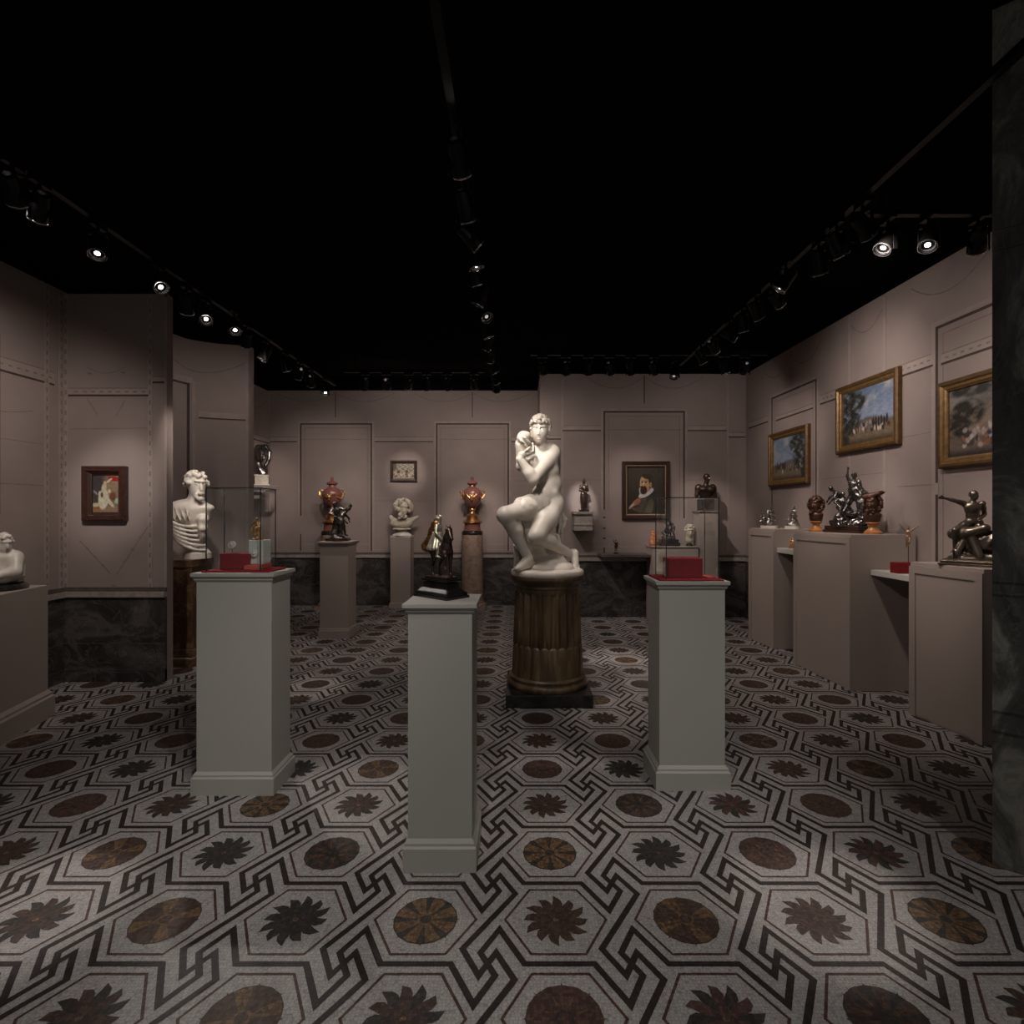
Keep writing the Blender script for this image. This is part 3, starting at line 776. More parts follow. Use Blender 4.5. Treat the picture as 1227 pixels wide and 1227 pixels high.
# fluted column of the seated figure
VX, VY = .218, 4.263
def fluted():
    t = thing('fluted_column', 'broad fluted dark brown column on a black slab, under the seated marble woman', 'column', (VX, VY, 0))
    mb = MB(); mb.box(-.314, .314, -.314, .314, 0, .092, 'black_stone'); mb.build('slab', t, bevel=.004)
    mb = MB(); mb.lathe([(.300, .092), (.308, .105), (.308, .122), (.300, .135), (.286, .140), (.284, .150), (.292, .156), (.294, .166), (.286, .176), (.276, .18)], 'flute_stone', seg=64); mb.build('base', t, True)
    N = 24
    def flute(a, z):
        c = math.cos(N*a); d = abs(math.sin(N*a/2))
        k = d**.7
        return 1.012-.085*(1-k)*1.0 if False else 1.012-.095*k*k
    def cabled(a, z):
        d = abs(math.sin(N*a/2)); return .985+.030*d
    R = lambda z: .272-(z-.18)/(.855-.18)*.030
    zs = np.linspace(.178, .395, 4); mb = MB()
    mb.lathe([(R(z), z) for z in zs]+[(R(.40)*.99, .403), (R(.405)*.955, .412)], 'flute_stone', seg=N*10, mod=cabled); mb.build('shaft', t, True)
    mb = MB(); mb.lathe([(R(.40)*.97, .398)]+[(R(z), z) for z in np.linspace(.405, .80, 5)]+[(R(.815)*.985, .812)], 'flute_stone', seg=N*10, mod=flute); mb.build('shaft', t, True)
    mb = MB(); mb.lathe([(R(.8)*.97, .795), (.246, .815), (.246, .835), (.252, .842), (.252, .850), (.247, .858), (.256, .872), (.274, .890), (.284, .900), (.286, .912), (.284, .925)], 'flute_stone', seg=64); mb.build('capital', t, True)
fluted()

# ------------------------------------------------------------------ glass cases and what lies in them
def case(x0, x1, y0, y1, z0, z1, label):
    t = thing('glass_case', label, 'display case', ((x0+x1)/2, (y0+y1)/2, z0)); hx, hy, h, e = (x1-x0)/2, (y1-y0)/2, z1-z0, .004
    for b in ((-hx, hx, -hy, -hy+e, 0, h-e), (-hx, hx, hy-e, hy, 0, h-e), (-hx, -hx+e, -hy+e, hy-e, 0, h-e), (hx-e, hx, -hy+e, hy-e, 0, h-e), (-hx, hx, -hy, hy, h-e, h)):
        mb = MB(); mb.box(*b, 'glass'); mb.build('pane', t)
    s = .0022; mb = MB()
    for sx in (-1, 1):
        for sy in (-1, 1): mb.box(sx*hx-s, sx*hx+s, sy*hy-s, sy*hy+s, 0, h, 'seam')
    for sy in (-1, 1): mb.box(-hx, hx, sy*hy-s, sy*hy+s, h-s, h+s, 'seam')
    for sx in (-1, 1): mb.box(sx*hx-s, sx*hx+s, -hy, hy, h-s, h+s, 'seam')
    mb.build('edge_seam', t); return t
def pad(x0, x1, y0, y1, z, h, m, label, cat='pad', name='velvet_pad', rz=0):
    t = MB(); hx, hy = (x1-x0)/2, (y1-y0)/2; t.box(-hx, hx, -hy, hy, 0, h, m)
    o = t.build(name, bevel=min(.004, h*.3)); o.location = ((x0+x1)/2, (y0+y1)/2, z); o.rotation_euler = (0, 0, rz); return tag(o, label, cat)
# left case
case(-1.582, -1.308, 2.785, 2.957, 1.110, 1.528, 'frameless glass case over the white block and gilt figurine')
pad(-1.597, -1.255, 2.765, 2.965, 1.102, .008, 'velvet', 'thin crimson velvet pad under the glass case with the gilt figurine')
pad(-1.545, -1.385, 2.84, 2.915, 1.110, .082, 'velvet', 'crimson box under the silver medal in the left glass case', 'box', 'velvet_box')
pad(-1.400, -1.318, 2.80, 2.94, 1.110, .026, 'velvet_light', 'flat red plinth carrying the white block in the left glass case', 'plinth', 'velvet_plinth')
pad(-1.398, -1.322, 2.845, 2.935, 1.136, .125, 'display_white', 'small white display block inside the left glass case, under the gilt figurine', 'display block', 'display_block')
M['medal'] = mat('pale_silver', (.62, .58, .52), .5, .25, var=.25, scale=80)
def medal(x, y, z, r, label, stand=0):
    t = thing('silver_medal', label, 'medal', (x, y, z))
    mb = MB(); n = 28; pr = [(r, -.004), (r, .004), (r*.88, .006), (r*.82, .004), (.001, .005)]
    mb.lathe(pr, 'medal', seg=n); mb.lathe([(r*.42, .004), (r*.34, .009), (r*.15, .011), (.001, .011)], 'medal', c=(0, r*.12, 0), seg=12)
    mb.lathe([(r*.5, .004), (r*.4, .007), (.001, .008)], 'medal', c=(0, -r*.42, 0), seg=12)
    o = mb.build('disc', t, True); o.rotation_euler = (PI/2, 0, 0)
    if stand:
        mb = MB(); mb.tube([(0, .003, -r+.004), (0, .003, -stand)], .0014, 'seam', 6); mb.build('pin', t)
    return t
medal(X_(278, 2.88), 2.88, Z_(653, 2.88), .021, 'round silver portrait medal above the crimson box in the left glass case', Z_(653, 2.88)-1.192)
medal(X_(305.5, 2.845), 2.838, Z_(663.5, 2.845), .017, 'small round silver medal on the front of the white display block')
# right case
case(.752, 1.021, 2.815, 3.03, 1.063, 1.480, 'frameless glass case over the large crimson box')
pad(.715, 1.043, 2.795, 3.042, 1.055, .008, 'velvet', 'thin crimson velvet pad under the glass case with the large crimson box')
pad(.772, .955, 2.86, 2.965, 1.063, .103, 'velvet', 'large crimson box filling the right glass case', 'box', 'velvet_box')
pad(.962, 1.012, 2.84, 2.94, 1.063, .009, 'velvet_light', 'light patch on the crimson pad, a flat coral slab beside the large crimson box', 'light patch', 'pad_light_patch', .12)  # coral slab stands in for light falling on the crimson pad

# ------------------------------------------------------------------ cabinets along the right wall
def cabinet(front_far, front_near, back_near, back_far, h, label, panel=True):
    """front face between front_far and front_near (plan), facing the room"""
    poly = [front_far, front_near, back_near, back_far]
    c = np.mean(np.array(poly), 0); t = thing('display_cabinet', label, 'cabinet', (c[0], c[1], 0))
    L = [(p[0]-c[0], p[1]-c[1]) for p in poly]
    mb = MB(); mb.prism(L, 0, h-.028, 'plinth_warm'); mb.build('body', t)
    mb = MB(); mb.prism(L, h-.028, h, 'plinth_warm'); mb.build('top_board', t, bevel=.002)
    if panel:
        a, b = np.array(L[0]), np.array(L[1]); n = (b-a); ln = np.linalg.norm(n); d = n/ln; q = np.array([d[1], -d[0]])
        if q@(-np.mean(np.array(L[2:]), 0)+np.mean(np.array(L[:2]), 0)) < 0: q = -q
        def sl(mb, u0, u1, z0, z1, o, m):
            mb.prism([tuple(a+d*u0-q*.002), tuple(a+d*u1-q*.002), tuple(a+d*u1+q*o), tuple(a+d*u0+q*o)], z0, z1, m)
        mb = MB(); sl(mb, 0, ln, h-.075, h-.028, .012, 'plinth_warm'); sl(mb, 0, .05, .0, h-.075, .012, 'plinth_warm'); sl(mb, ln-.05, ln, .0, h-.075, .012, 'plinth_warm')
        mb.build('frame', t)
        mb = MB(); sl(mb, .05, ln-.05, .012, h-.084, .004, 'plinth_warm'); mb.build('panel', t)
    return t
def xw(Y): return XR(Y)-.024
cabinet((2.576, 6.16), (2.634, 5.68), (xw(5.68), 5.68), (xw(6.16), 6.16), 1.235, 'far beige display cabinet by the corner, carrying two small silvery groups')
cabinet((2.565, 5.13), (2.616, 4.338), (xw(4.338), 4.338), (xw(5.13), 5.13), 1.232, 'tall beige display cabinet in the middle of the right wall, under the big bronze group')
cabinet((2.735, 3.85), (2.80, 3.318), (xw(3.318), 3.318), (xw(3.85), 3.85), 1.062, 'lower beige display cabinet nearest the black pillar, under the bronze fighter')
def shelf(poly, z0, z1, m, label, name='wall_shelf'):
    c = np.mean(np.array(poly), 0); mb = MB(); mb.prism([(p[0]-c[0], p[1]-c[1]) for p in poly], z0-z0, z1-z0, m)
    o = mb.build(name, bevel=.002); o.location = (c[0], c[1], z0); return tag(o, label, 'shelf')
shelf([(2.765, 4.332), (2.765, 3.856), (xw(3.9), 3.856), (xw(4.3), 4.332)], .915, .956, 'white_shelf', 'white wall shelf with the red box, between the middle and lower cabinets')
shelf([(2.655, 5.674), (2.655, 5.136), (xw(5.2), 5.136), (xw(5.6), 5.674)], .998, 1.045, 'white_shelf', 'white wall shelf with a tiny gilt figure, between the far and middle cabinets')
# back right: low cabinet and marble shelf
pedestal(rect(1.70, 2.285, 7.02, 7.36), .976, 0, .03, 'plinth_warm', 'beige cabinet against the back wall, seen behind the glass case with the large crimson box', None, 'cabinet', .012, name='display_cabinet')
shelf([(1.058, 7.08), (1.69, 7.08), (1.69, 7.40), (1.058, 7.40)], .835, .868, 'dado_dark', 'dark stone wall shelf left of the back wall cabinet, with a tiny bronze figure')
# wall brackets
def bracket(x0, x1, y0, y1, z0, z1, label):
    t = thing('wall_bracket', label, 'bracket', ((x0+x1)/2, y1, z0)); hx, d, h = (x1-x0)/2, y0-y1, z1-z0
    mb = MB(); mb.box(-hx*.86, hx*.86, d*.9, 0, 0, h-.035, 'dado_trim'); mb.build('body', t)
    mb = MB(); mb.box(-hx, hx, d, 0, h-.035, h, 'dado_trim'); mb.build('top_board', t, bevel=.003)
    mb = MB(); mb.box(-hx*.9, hx*.9, d*.94, 0, 0, h*.18, 'dado_trim'); mb.box(-hx*.9, hx*.9, d*.94, 0, h*.28, h*.36, 'dado_trim'); mb.build('moulding', t, bevel=.003)
    return t
bracket(X_(686, 7.28), X_(711, 7.28), 7.20, YR, Z_(636, 7.2), Z_(613, 7.2), 'grey-brown wall bracket under the bronze statuette, right of the marble woman')
mb = MB(); mb.box(-.17, .17, -.2, .2, 0, .045, 'dado_trim'); mb.box(-.15, .13, -.17, .17, -.05, 0, 'dado_trim'); mb.box(-.15, .04, -.12, .12, -.14, -.05, 'dado_trim')
o = mb.build('wall_bracket', bevel=.004); o.location = (-3.628, 7.75, Z_(582, 7.75)-.045)
tag(o, 'beige wall bracket high in the back left corner under the black bust', 'bracket')

# ------------------------------------------------------------------ pictures
def frame_mesh(mb, W, H, prof, m):
    """prof: (inset from the outer edge, height off the wall) pairs"""
    n = len(prof)
    def ring(ins, h): x, z = W/2-ins, H/2-ins; return [(-x, -h, -z), (x, -h, -z), (x, -h, z), (-x, -h, z)]
    vs = [p for ins, h in prof for p in ring(ins, h)]
    fs = [(i*4+j, i*4+(j+1) % 4, (i+1)*4+(j+1) % 4, (i+1)*4+j) for i in range(n-1) for j in range(4)]
    mb.add(vs, fs, m)
def blob(u, v, cu, cv, ru, rv, ang=0, soft=.35):
    c, s = math.cos(ang), math.sin(ang); x, y = u-cu, v-cv
    q = np.sqrt(((x*c+y*s)/ru)**2+((-x*s+y*c)/rv)**2)
    return np.clip((1-q)/soft+.5, 0, 1)
def picture(label, W, H, loc, rz, fn, style, res=90, name='framed_painting', cat='painting', group=None):
    t = thing(name, label, cat, loc, rz, group)
    if style == 'gold':
        fw = .075
        mb = MB(); frame_mesh(mb, W, H, [(0, 0), (0, .035), (.012, .05), (.030, .048)], 'gold_frame_dark'); frame_mesh(mb, W, H, [(.030, .048), (.040, .036), (.058, .034), (.066, .026), (fw, .022), (fw, .01)], 'gold_frame'); mb.build('frame', t)
    elif style == 'dark':
        fw = .085
        mb = MB(); frame_mesh(mb, W, H, [(0, 0), (0, .035), (.008, .045), (.045, .040), (.052, .030)], 'dark_frame'); frame_mesh(mb, W, H, [(.052, .030), (.056, .034), (.066, .030)], 'frame_fillet'); frame_mesh(mb, W, H, [(.066, .030), (.072, .016), (fw, .014), (fw, .008)], 'dark_frame'); mb.build('frame', t)
    elif style == 'mahogany':
        fw = .068
        mb = MB(); frame_mesh(mb, W, H, [(0, 0), (0, .05), (.006, .058), (.040, .056), (.046, .046)], 'mahogany'); frame_mesh(mb, W, H, [(.046, .046), (.062, .030), (fw, .026), (fw, .01)], 'dark_frame'); mb.build('frame', t)
    else:
        fw = .045
        mb = MB(); frame_mesh(mb, W, H, [(0, 0), (0, .03), (.006, .036), (.030, .034), (.036, .02), (fw, .018), (fw, .008)], 'dark_frame'); mb.build('frame', t)
    w, h = W-2*fw+.004, H-2*fw+.004
    nu = res; nv = max(12, int(res*h/w)); us, vs = np.meshgrid(np.linspace(0, 1, nu+1), np.linspace(0, 1, nv+1))
    c = np.clip(fn(us, vs), 0.002, 1)
    V = [(-w/2+w*u, -.012, -h/2+h*v) for u, v in zip(us.ravel(), vs.ravel())]
    Fs = [(j*(nu+1)+i, j*(nu+1)+i+1, (j+1)*(nu+1)+i+1, (j+1)*(nu+1)+i) for j in range(nv) for i in range(nu)]
    mb = MB(); mb.add(V, Fs, 'canvas'); o = mb.build('canvas', t, recalc=False)
    at = o.data.color_attributes.new('Paint', 'FLOAT_COLOR', 'POINT')
    col = np.concatenate([c.reshape(-1, 3), np.ones((c.size//3, 1))], 1).astype(np.float32); at.data.foreach_set('color', col.ravel())
    return t
def L3(r, g, b): return np.array([((x/255+.055)/1.055)**2.4 if x > 10 else x/255/12.92 for x in (r, g, b)])
def over(img, a, c): return img*(1-a[..., None])+np.asarray(c)*a[..., None]
def rn(u, v, sc, seed):
    g = np.random.RandomState(seed); out = np.zeros_like(u)
    for k in range(6):
        f = sc*(1.7**k); a = g.uniform(0, 2*PI, 4); out += np.sin(f*u*g.uniform(.6, 1.4)+a[0]+1.5*np.sin(f*.7*v+a[1]))*np.sin(f*v*g.uniform(.6, 1.4)+a[2])/(1.45**k)
    return out
def fill(u, c): return np.tile(np.asarray(c, float), u.shape+(1,))
def portrait(u, v):
    i = fill(u, L3(62, 52, 46)); i = over(i, blob(u, v, .5, .85, .7, .35, 0, 1.2)*.5, L3(92, 82, 70))
    i = over(i, blob(u, v, .62, .12, .36, .40, .15, .25), L3(95, 88, 76)); i = over(i, blob(u, v, .78, .25, .22, .36, .35, .3), L3(72, 66, 60))
    i = over(i, blob(u, v, .60, .10, .10, .22, -.3, .5), L3(120, 112, 92))
    for k in range(4): i = over(i, blob(u, v, .5+.07*k, .18+.05*k, .012, .2, -.4, .8)*.6, L3(50, 45, 40))
    i = over(i, blob(u, v, .51, .44, .225, .075, .40, .15), L3(226, 216, 212)); i = over(i, blob(u, v, .37, .475, .055, .10, .2, .2), L3(220, 210, 206))
    i = over(i, blob(u, v, .50, .50, .17, .055, .4, .2), L3(150, 140, 136))
    i = over(i, blob(u, v, .545, .70, .19, .165, .1, .15), L3(78, 66, 52)); i = over(i, blob(u, v, .47, .63, .135, .185, .06, .15), L3(206, 160, 118))
    i = over(i, blob(u, v, .40, .65, .06, .14, 0, .4)*.6, L3(232, 190, 146)); i = over(i, blob(u, v, .44, .505, .10, .10, .1, .3), L3(74, 48, 34))
    i = over(i, blob(u, v, .40, .575, .07, .022, .1, .4), L3(72, 46, 34)); i = over(i, blob(u, v, .40, .672, .028, .014, 0, .4), L3(50, 34, 26)); i = over(i, blob(u, v, .50, .672, .032, .014, 0, .4), L3(50, 34, 26))
    i = over(i, blob(u, v, .40, .70, .045, .010, .1, .5)*.8, L3(80, 56, 38)); i = over(i, blob(u, v, .50, .70, .05, .010, -.1, .5)*.8, L3(80, 56, 38)); i = over(i, blob(u, v, .432, .625, .018, .045, -.1, .4)*.8, L3(236, 188, 148))
    i = over(i, blob(u, v, .54, .805, .155, .060, -.15, .25), L3(66, 54, 42)); i = over(i, blob(u, v, .635, .72, .055, .12, .1, .3), L3(70, 58, 46))
    i = over(i, blob(u, v, .64, .62, .03, .055, 0, .3), L3(190, 140, 104))
    i = over(i, blob(u, v, .24, .24, .14, .06, .5, .3), L3(176, 116, 96)); i = over(i, blob(u, v, .10, .15, .09, .030, .7, .3), L3(206, 190, 180)); i = over(i, blob(u, v, .22, .08, .16, .035, -.2, .4), L3(110, 88, 76))
    return i*(1+.06*rn(u, v, 30, 3)[..., None])
def devotion(u, v):
    i = fill(u, L3(88, 76, 66)); i = over(i, blob(u, v, .8, .6, .4, .5, 0, .8), L3(156, 132, 104)); i = over(i, blob(u, v, .15, .7, .3, .35, 0, .8), L3(74, 66, 66))
    i = over(i, blob(u, v, .5, .05, .7, .12, 0, .5), L3(150, 122, 96)); i = over(i, blob(u, v, .2, .13, .3, .05, 0, .4), L3(160, 104, 52))
    i = over(i, blob(u, v, .78, .88, .22, .06, -.1, .3), L3(176, 44, 36)); i = over(i, blob(u, v, .62, .84, .12, .03, .5, .3), L3(214, 196, 170))
    i = over(i, blob(u, v, .40, .35, .19, .27, -.2, .2), L3(214, 204, 178)); i = over(i, blob(u, v, .60, .30, .26, .055, -.7, .3), L3(210, 200, 174)); i = over(i, blob(u, v, .42, .64, .09, .14, -.3, .3), L3(204, 192, 164))
    i = over(i, blob(u, v, .27, .48, .06, .08, 0, .3), L3(220, 208, 184)); i = over(i, blob(u, v, .34, .46, .05, .07, 0, .3), L3(96, 70, 52)); i = over(i, blob(u, v, .12, .2, .17, .05, 0, .3), L3(196, 188, 160))
    i = over(i, blob(u, v, .45, .77, .055, .055, 0, .3), L3(214, 178, 140)); i = over(i, blob(u, v, .62, .56, .05, .05, 0, .3), L3(240, 214, 180)); i = over(i, blob(u, v, .9, .30, .09, .07, 0, .3), L3(170, 190, 172))
    i = over(i, blob(u, v, .75, .42, .12, .12, 0, .5), L3(120, 76, 60)); i = over(i, blob(u, v, .1, .52, .10, .03, -.6, .4), L3(150, 146, 150))
    return i*(1+.10*rn(u, v, 26, 8)[..., None])
def battle(u, v):
    i = fill(u, L3(150, 138, 120)); i = over(i, np.clip(.5+.8*rn(u, v, 22, 5), 0, 1)*np.clip(1.2-v, 0, 1), L3(70, 56, 48)); i = over(i, np.clip(rn(u, v, 34, 9), 0, 1), L3(206, 196, 176))
    for k in range(7): i = over(i, blob(u, v, .12+.13*k, .35+.12*math.sin(k*2.1), .06, .12, .4*math.sin(k), .4), L3(*[(206, 166, 130), (92, 66, 50), (190, 180, 168)][k % 3]))
    i = over(i, np.clip((.12-v)/.08, 0, 1), L3(178, 158, 132)); i = over(i, blob(u, v, .05, .8, .12, .25, 0, .5), L3(96, 88, 76)); return i
def landscape(seed, flip=False, sky=(132, 150, 178), warm=0):
    def f(u0, v):
        u = 1-u0 if flip else u0
        h = np.clip((v-.30)/.7, 0, 1)
        i = fill(u, L3(*sky))*(1-.35*h[..., None])+np.array([.10, .09, .08])*(1-h[..., None])
        cl = np.clip(.2+.6*rn(u, v, 8, seed), 0, 1)*np.clip((v-.4)/.2, 0, 1); i = over(i, cl*.6, L3(196, 190, 184))
        hill = np.clip((.43+.05*np.sin(7*u+seed)-v)/.05, 0, 1); i = over(i, hill, L3(112, 108, 104))
        gr = np.clip((.32-v)/.10, 0, 1); i = over(i, gr, L3(128, 112, 92)); i = over(i, np.clip((.12-v)/.10, 0, 1), L3(84, 70, 58))
        tree = np.clip((blob(u, v, .10, .60, .26, .42, .2, .3)+blob(u, v, .24, .80, .24, .19, -.1, .3)+blob(u, v, .03, .3, .12, .5, 0, .3)), 0, 1)*np.clip(.95+.5*rn(u, v, 24, seed+2), 0, 1)
        i = over(i, tree, L3(46, 48, 44)); i = over(i, tree*np.clip(rn(u, v, 40, seed+3)*.7, 0, 1), L3(84, 82, 66))
        g = np.random.RandomState(seed+10)
        for k in range(34):
            cx, cy = g.uniform(.12, .95), .19+.13*abs(g.normal())*.8; cy = min(cy, .40)
            c = [(168, 152, 136), (70, 58, 52), (206, 192, 178), (120, 84, 62), (60, 58, 62)][g.randint(5)]
            i = over(i, blob(u, v, cx, cy, .014+.012*g.rand(), .028+.03*g.rand(), g.uniform(-.4, .4), .5), L3(*c))
            if k % 2: i = over(i, blob(u, v, cx, cy+.05, .010, .014, 0, .5), L3(150, 116, 92))
        for k in range(6):
            cx = .62+.05*k; i = over(i, blob(u, v, cx, .33+.03*math.sin(k*3), .02, .085, 0, .4), L3(58, 50, 50))
        return i*(1+.09*rn(u, v, 30, seed+5)[..., None])
    return f
def ruin(u, v):
    i = fill(u, L3(150, 134, 116)); i = over(i, np.clip((v-.55)/.3, 0, 1)*.6, L3(150, 148, 150)); i = over(i, np.clip(.45+.7*rn(u, v, 10, 31), 0, 1)*.45, L3(78, 66, 58))
    i = over(i, blob(u, v, .72, .48, .22, .24, 0, .2), L3(150, 128, 108)); i = over(i, blob(u, v, .75, .42, .15, .20, 0, .2), L3(84, 72, 64))
    t = np.clip(blob(u, v, .22, .62, .19, .20, 0, .3)+blob(u, v, .10, .40, .12, .35, 0, .3)+blob(u, v, .3, .95, .3, .10, 0, .4), 0, 1); i = over(i, t*np.clip(.9+.5*rn(u, v, 20, 4), 0, 1), L3(52, 48, 44))
    i = over(i, np.clip((.32-v)/.08, 0, 1), L3(120, 104, 92)); i = over(i, np.clip((.12-v)/.08, 0, 1), L3(66, 58, 60))
    g = np.random.RandomState(44)
    for k in range(60):
        c = [(186, 170, 160), (84, 66, 58), (160, 110, 84), (210, 200, 190), (74, 72, 92)][g.randint(5)]
        i = over(i, blob(u, v, g.uniform(.15, .95), g.uniform(.14, .40), .016+.014*g.rand(), .03+.03*g.rand(), g.uniform(-.4, .4), .5), L3(*c))
    return i*(1+.10*rn(u, v, 30, 6)[..., None])
def dim(i, k): return lambda u, v: i(u, v)*k
Y = YR-.002
picture('portrait of a bearded man with a white ruff in a dark frame', X_(802, Y)-X_(745, Y), Z_(553, Y)-Z_(622, Y), ((X_(802, Y)+X_(745, Y))/2, Y, (Z_(553, Y)+Z_(622, Y))/2), 0, dim(portrait, .75), 'dark', 110)
Y = YL-.002
picture('small horizontal dark-framed picture above the white satyr bust', X_(500, Y)-X_(468, Y), Z_(552, Y)-Z_(577, Y), ((X_(500, Y)+X_(468, Y))/2, Y, (Z_(552, Y)+Z_(577, Y))/2), 0, dim(battle, .8), 'thin', 70)
Y = YP-.002
picture('small upright painting of a white-robed figure in a red-brown frame on the partition', X_(154, Y)-X_(103, Y), Z_(559, Y)-Z_(623.5, Y), ((X_(154, Y)+X_(103, Y))/2, Y, (Z_(559, Y)+Z_(623.5, Y))/2), 0, dim(devotion, .8), 'mahogany', 90)
RZ = math.atan2(.0251, 1)-PI/2
def onright(y0, y1, z0, z1, label, fn):
    yc = (y0+y1)/2; picture(label, y1-y0, z1-z0, (XR(yc)-.003, yc, (z0+z1)/2), RZ, fn, 'gold', 100)
onright(5.865, 6.728, 1.718, 2.356, 'gilt-framed landscape nearest the corner on the right wall', dim(landscape(11, True), .85))
onright(4.515, 5.36, 1.968, 2.607, 'gilt-framed landscape with blue sky, hung highest on the right wall', dim(landscape(23, False, (132, 150, 180)), .9))
onright(3.22, 4.095, 1.729, 2.362, 'gilt-framed scene of a crowd before an arched ruin, partly behind the black pillar', dim(ruin, .8))
picture('tall gilt-framed painting on the left wall, only its edge in view', .95, 1.32, (-3.797, 3.99-.475, 2.05), PI/2, dim(landscape(51), .5), 'gold', 40)
# ------------------------------------------------------------------ lighting tracks and their spotlights
TZ = 3.085
def track(x0, y0, x1, y1, label):
    d = Vector((x1-x0, y1-y0, 0)); L = d.length; a = math.atan2(d.y, d.x)
    t = thing('lighting_track', label, 'lighting track', ((x0+x1)/2, (y0+y1)/2, TZ), a)
    mb = MB(); mb.box(-L/2, L/2, -.018, .018, 0, .034, 'lamp_black'); mb.build('rail', t)
    n = max(2, int(L/1.6))
    for i in range(n):
        u = -L/2+.15+(L-.3)*i/(n-1); mb = MB(); mb.tube([(u, 0, .03), (u, 0, 3.42-TZ)], .006, 'lamp_black', 6); mb.build('hanger', t)
    return t
track(-2.44, -.8, -2.44, 7.3, 'long black ceiling track along the left side')
track(-.28, -.8, -.28, 7.0, 'long black ceiling track down the middle')
track(1.84, -.8, 1.84, 6.3, 'long black ceiling track along the right side')
track(-2.1, 6.6, -.42, 6.6, 'black ceiling track across the back left bay')
track(.12, 5.88, 1.81, 5.88, 'black ceiling track across the back right bay')
track(1.87, 5.88, 2.65, 5.88, 'short black ceiling track in the back right corner')
track(1.90, 3.12, 2.9, 3.12, 'short black ceiling track running towards the right wall')

def lamp_parts(t, target, lit):
    p = Vector(t.location); 
    d = (Vector(target)-(p-Vector((0, 0, .135)))).normalized()
    q = (-d).to_track_quat('Z', 'Y')      # local -Z looks along the beam
    return p, d, q
_proto = {}
def protos():
    if _proto: return
    mb = MB(); mb.box(-.055, .055, -.015, .015, -.028, 0, 'lamp_black'); mb.tube([(0, 0, -.028), (0, 0, -.075)], .009, 'lamp_black', 8); _proto['adapter'] = mb
    mb = MB()
    for s in (-1, 1): mb.box(s*.048-.003, s*.048+.003, -.012, .012, -.05, .085, 'lamp_black')
    mb.box(-.05, .05, -.012, .012, .082, .088, 'lamp_black'); _proto['yoke'] = mb
    mb = MB(); mb.lathe([(.018, .075), (.034, .068), (.038, .045), (.040, .0), (.044, -.02), (.046, -.070), (.041, -.070), (.039, -.056), (.010, -.056)], 'lamp_black', seg=20, caps=False)
    mb.lathe([(.0455, -.064), (.0480, -.066), (.0480, -.073), (.0445, -.0735)], 'reflector', seg=20, caps=False); _proto['housing'] = mb
    for k in ('lens', 'lens_dim'):
        mb = MB(); mb.lathe([(.0385, -.060), (.026, -.052), (.016, -.048)], 'reflector', seg=20, caps=False); mb.lathe([(.017, -.0485), (.015, -.056), (.008, -.0605), (.001, -.061)], k, seg=16); _proto[k] = mb
_mesh = {}
def inst(key, nm, parent, smooth=False):
    protos()
    if key not in _mesh:
        o = _proto[key].build(nm, parent, smooth); _mesh[key] = o.data; return o
    o = bpy.data.objects.new(nm, _mesh[key]); COL.objects.link(o); o.parent = parent; return o
LIGHTS = []
def spot(x, y, target, W, ang, label, group, blend=1.0, lit=True, rad=.03, col=(1, .90, .83), light=True):
    t = thing('track_spotlight', label, 'spotlight', (x, y, TZ), 0, group)
    c = Vector((0, 0, -.135)); d = (Vector(target)-(Vector((x, y, TZ))+c)).normalized()
    q = (-d).to_track_quat('Z', 'Y')
    a = inst('adapter', 'adapter', t); a.rotation_euler = (0, 0, PI/2 if 'across' not in group else 0)
    yk = inst('yoke', 'yoke', t); yk.location = c+Vector((0, 0, -.02)); yk.rotation_euler = (0, 0, math.atan2(d.y, d.x)+PI/2)
    h = inst('housing', 'housing', t, True); h.location = c; h.rotation_mode = 'QUATERNION'; h.rotation_quaternion = q
    ln = inst('lens' if lit else 'lens_dim', 'lens', t, True); ln.location = c; ln.rotation_mode = 'QUATERNION'; ln.rotation_quaternion = q
    if light and W > 0:
        L = bpy.data.lights.new('bulb', 'SPOT'); L.energy = W*LK; L.spot_size = math.radians(ang); L.spot_blend = blend; L.shadow_soft_size = rad; L.color = col
        o = bpy.data.objects.new('bulb', L); COL.objects.link(o); o.parent = t
        o.location = c+d*.085; o.rotation_mode = 'QUATERNION'; o.rotation_quaternion = q
    return t
LK = 1.0
WARM = (1, .90, .83); NEU = (1, .965, .93)
ORD = ['first', 'second', 'third', 'fourth', 'fifth', 'sixth', 'seventh', 'eighth', 'ninth', 'tenth', 'eleventh', 'twelfth', 'thirteenth', 'fourteenth', 'fifteenth', 'sixteenth']
def row(items, what, group, start='entrance'):
    for i, it in enumerate(items):
        x, y, tg, W, ang = it[:5]; kw = it[5] if len(it) > 5 else {}
        spot(x, y, tg, W, ang, 'black spotlight, %s from the %s %s' % (ORD[i], start, what), group, **kw)
dk = dict(lit=False); N = dict(col=NEU)
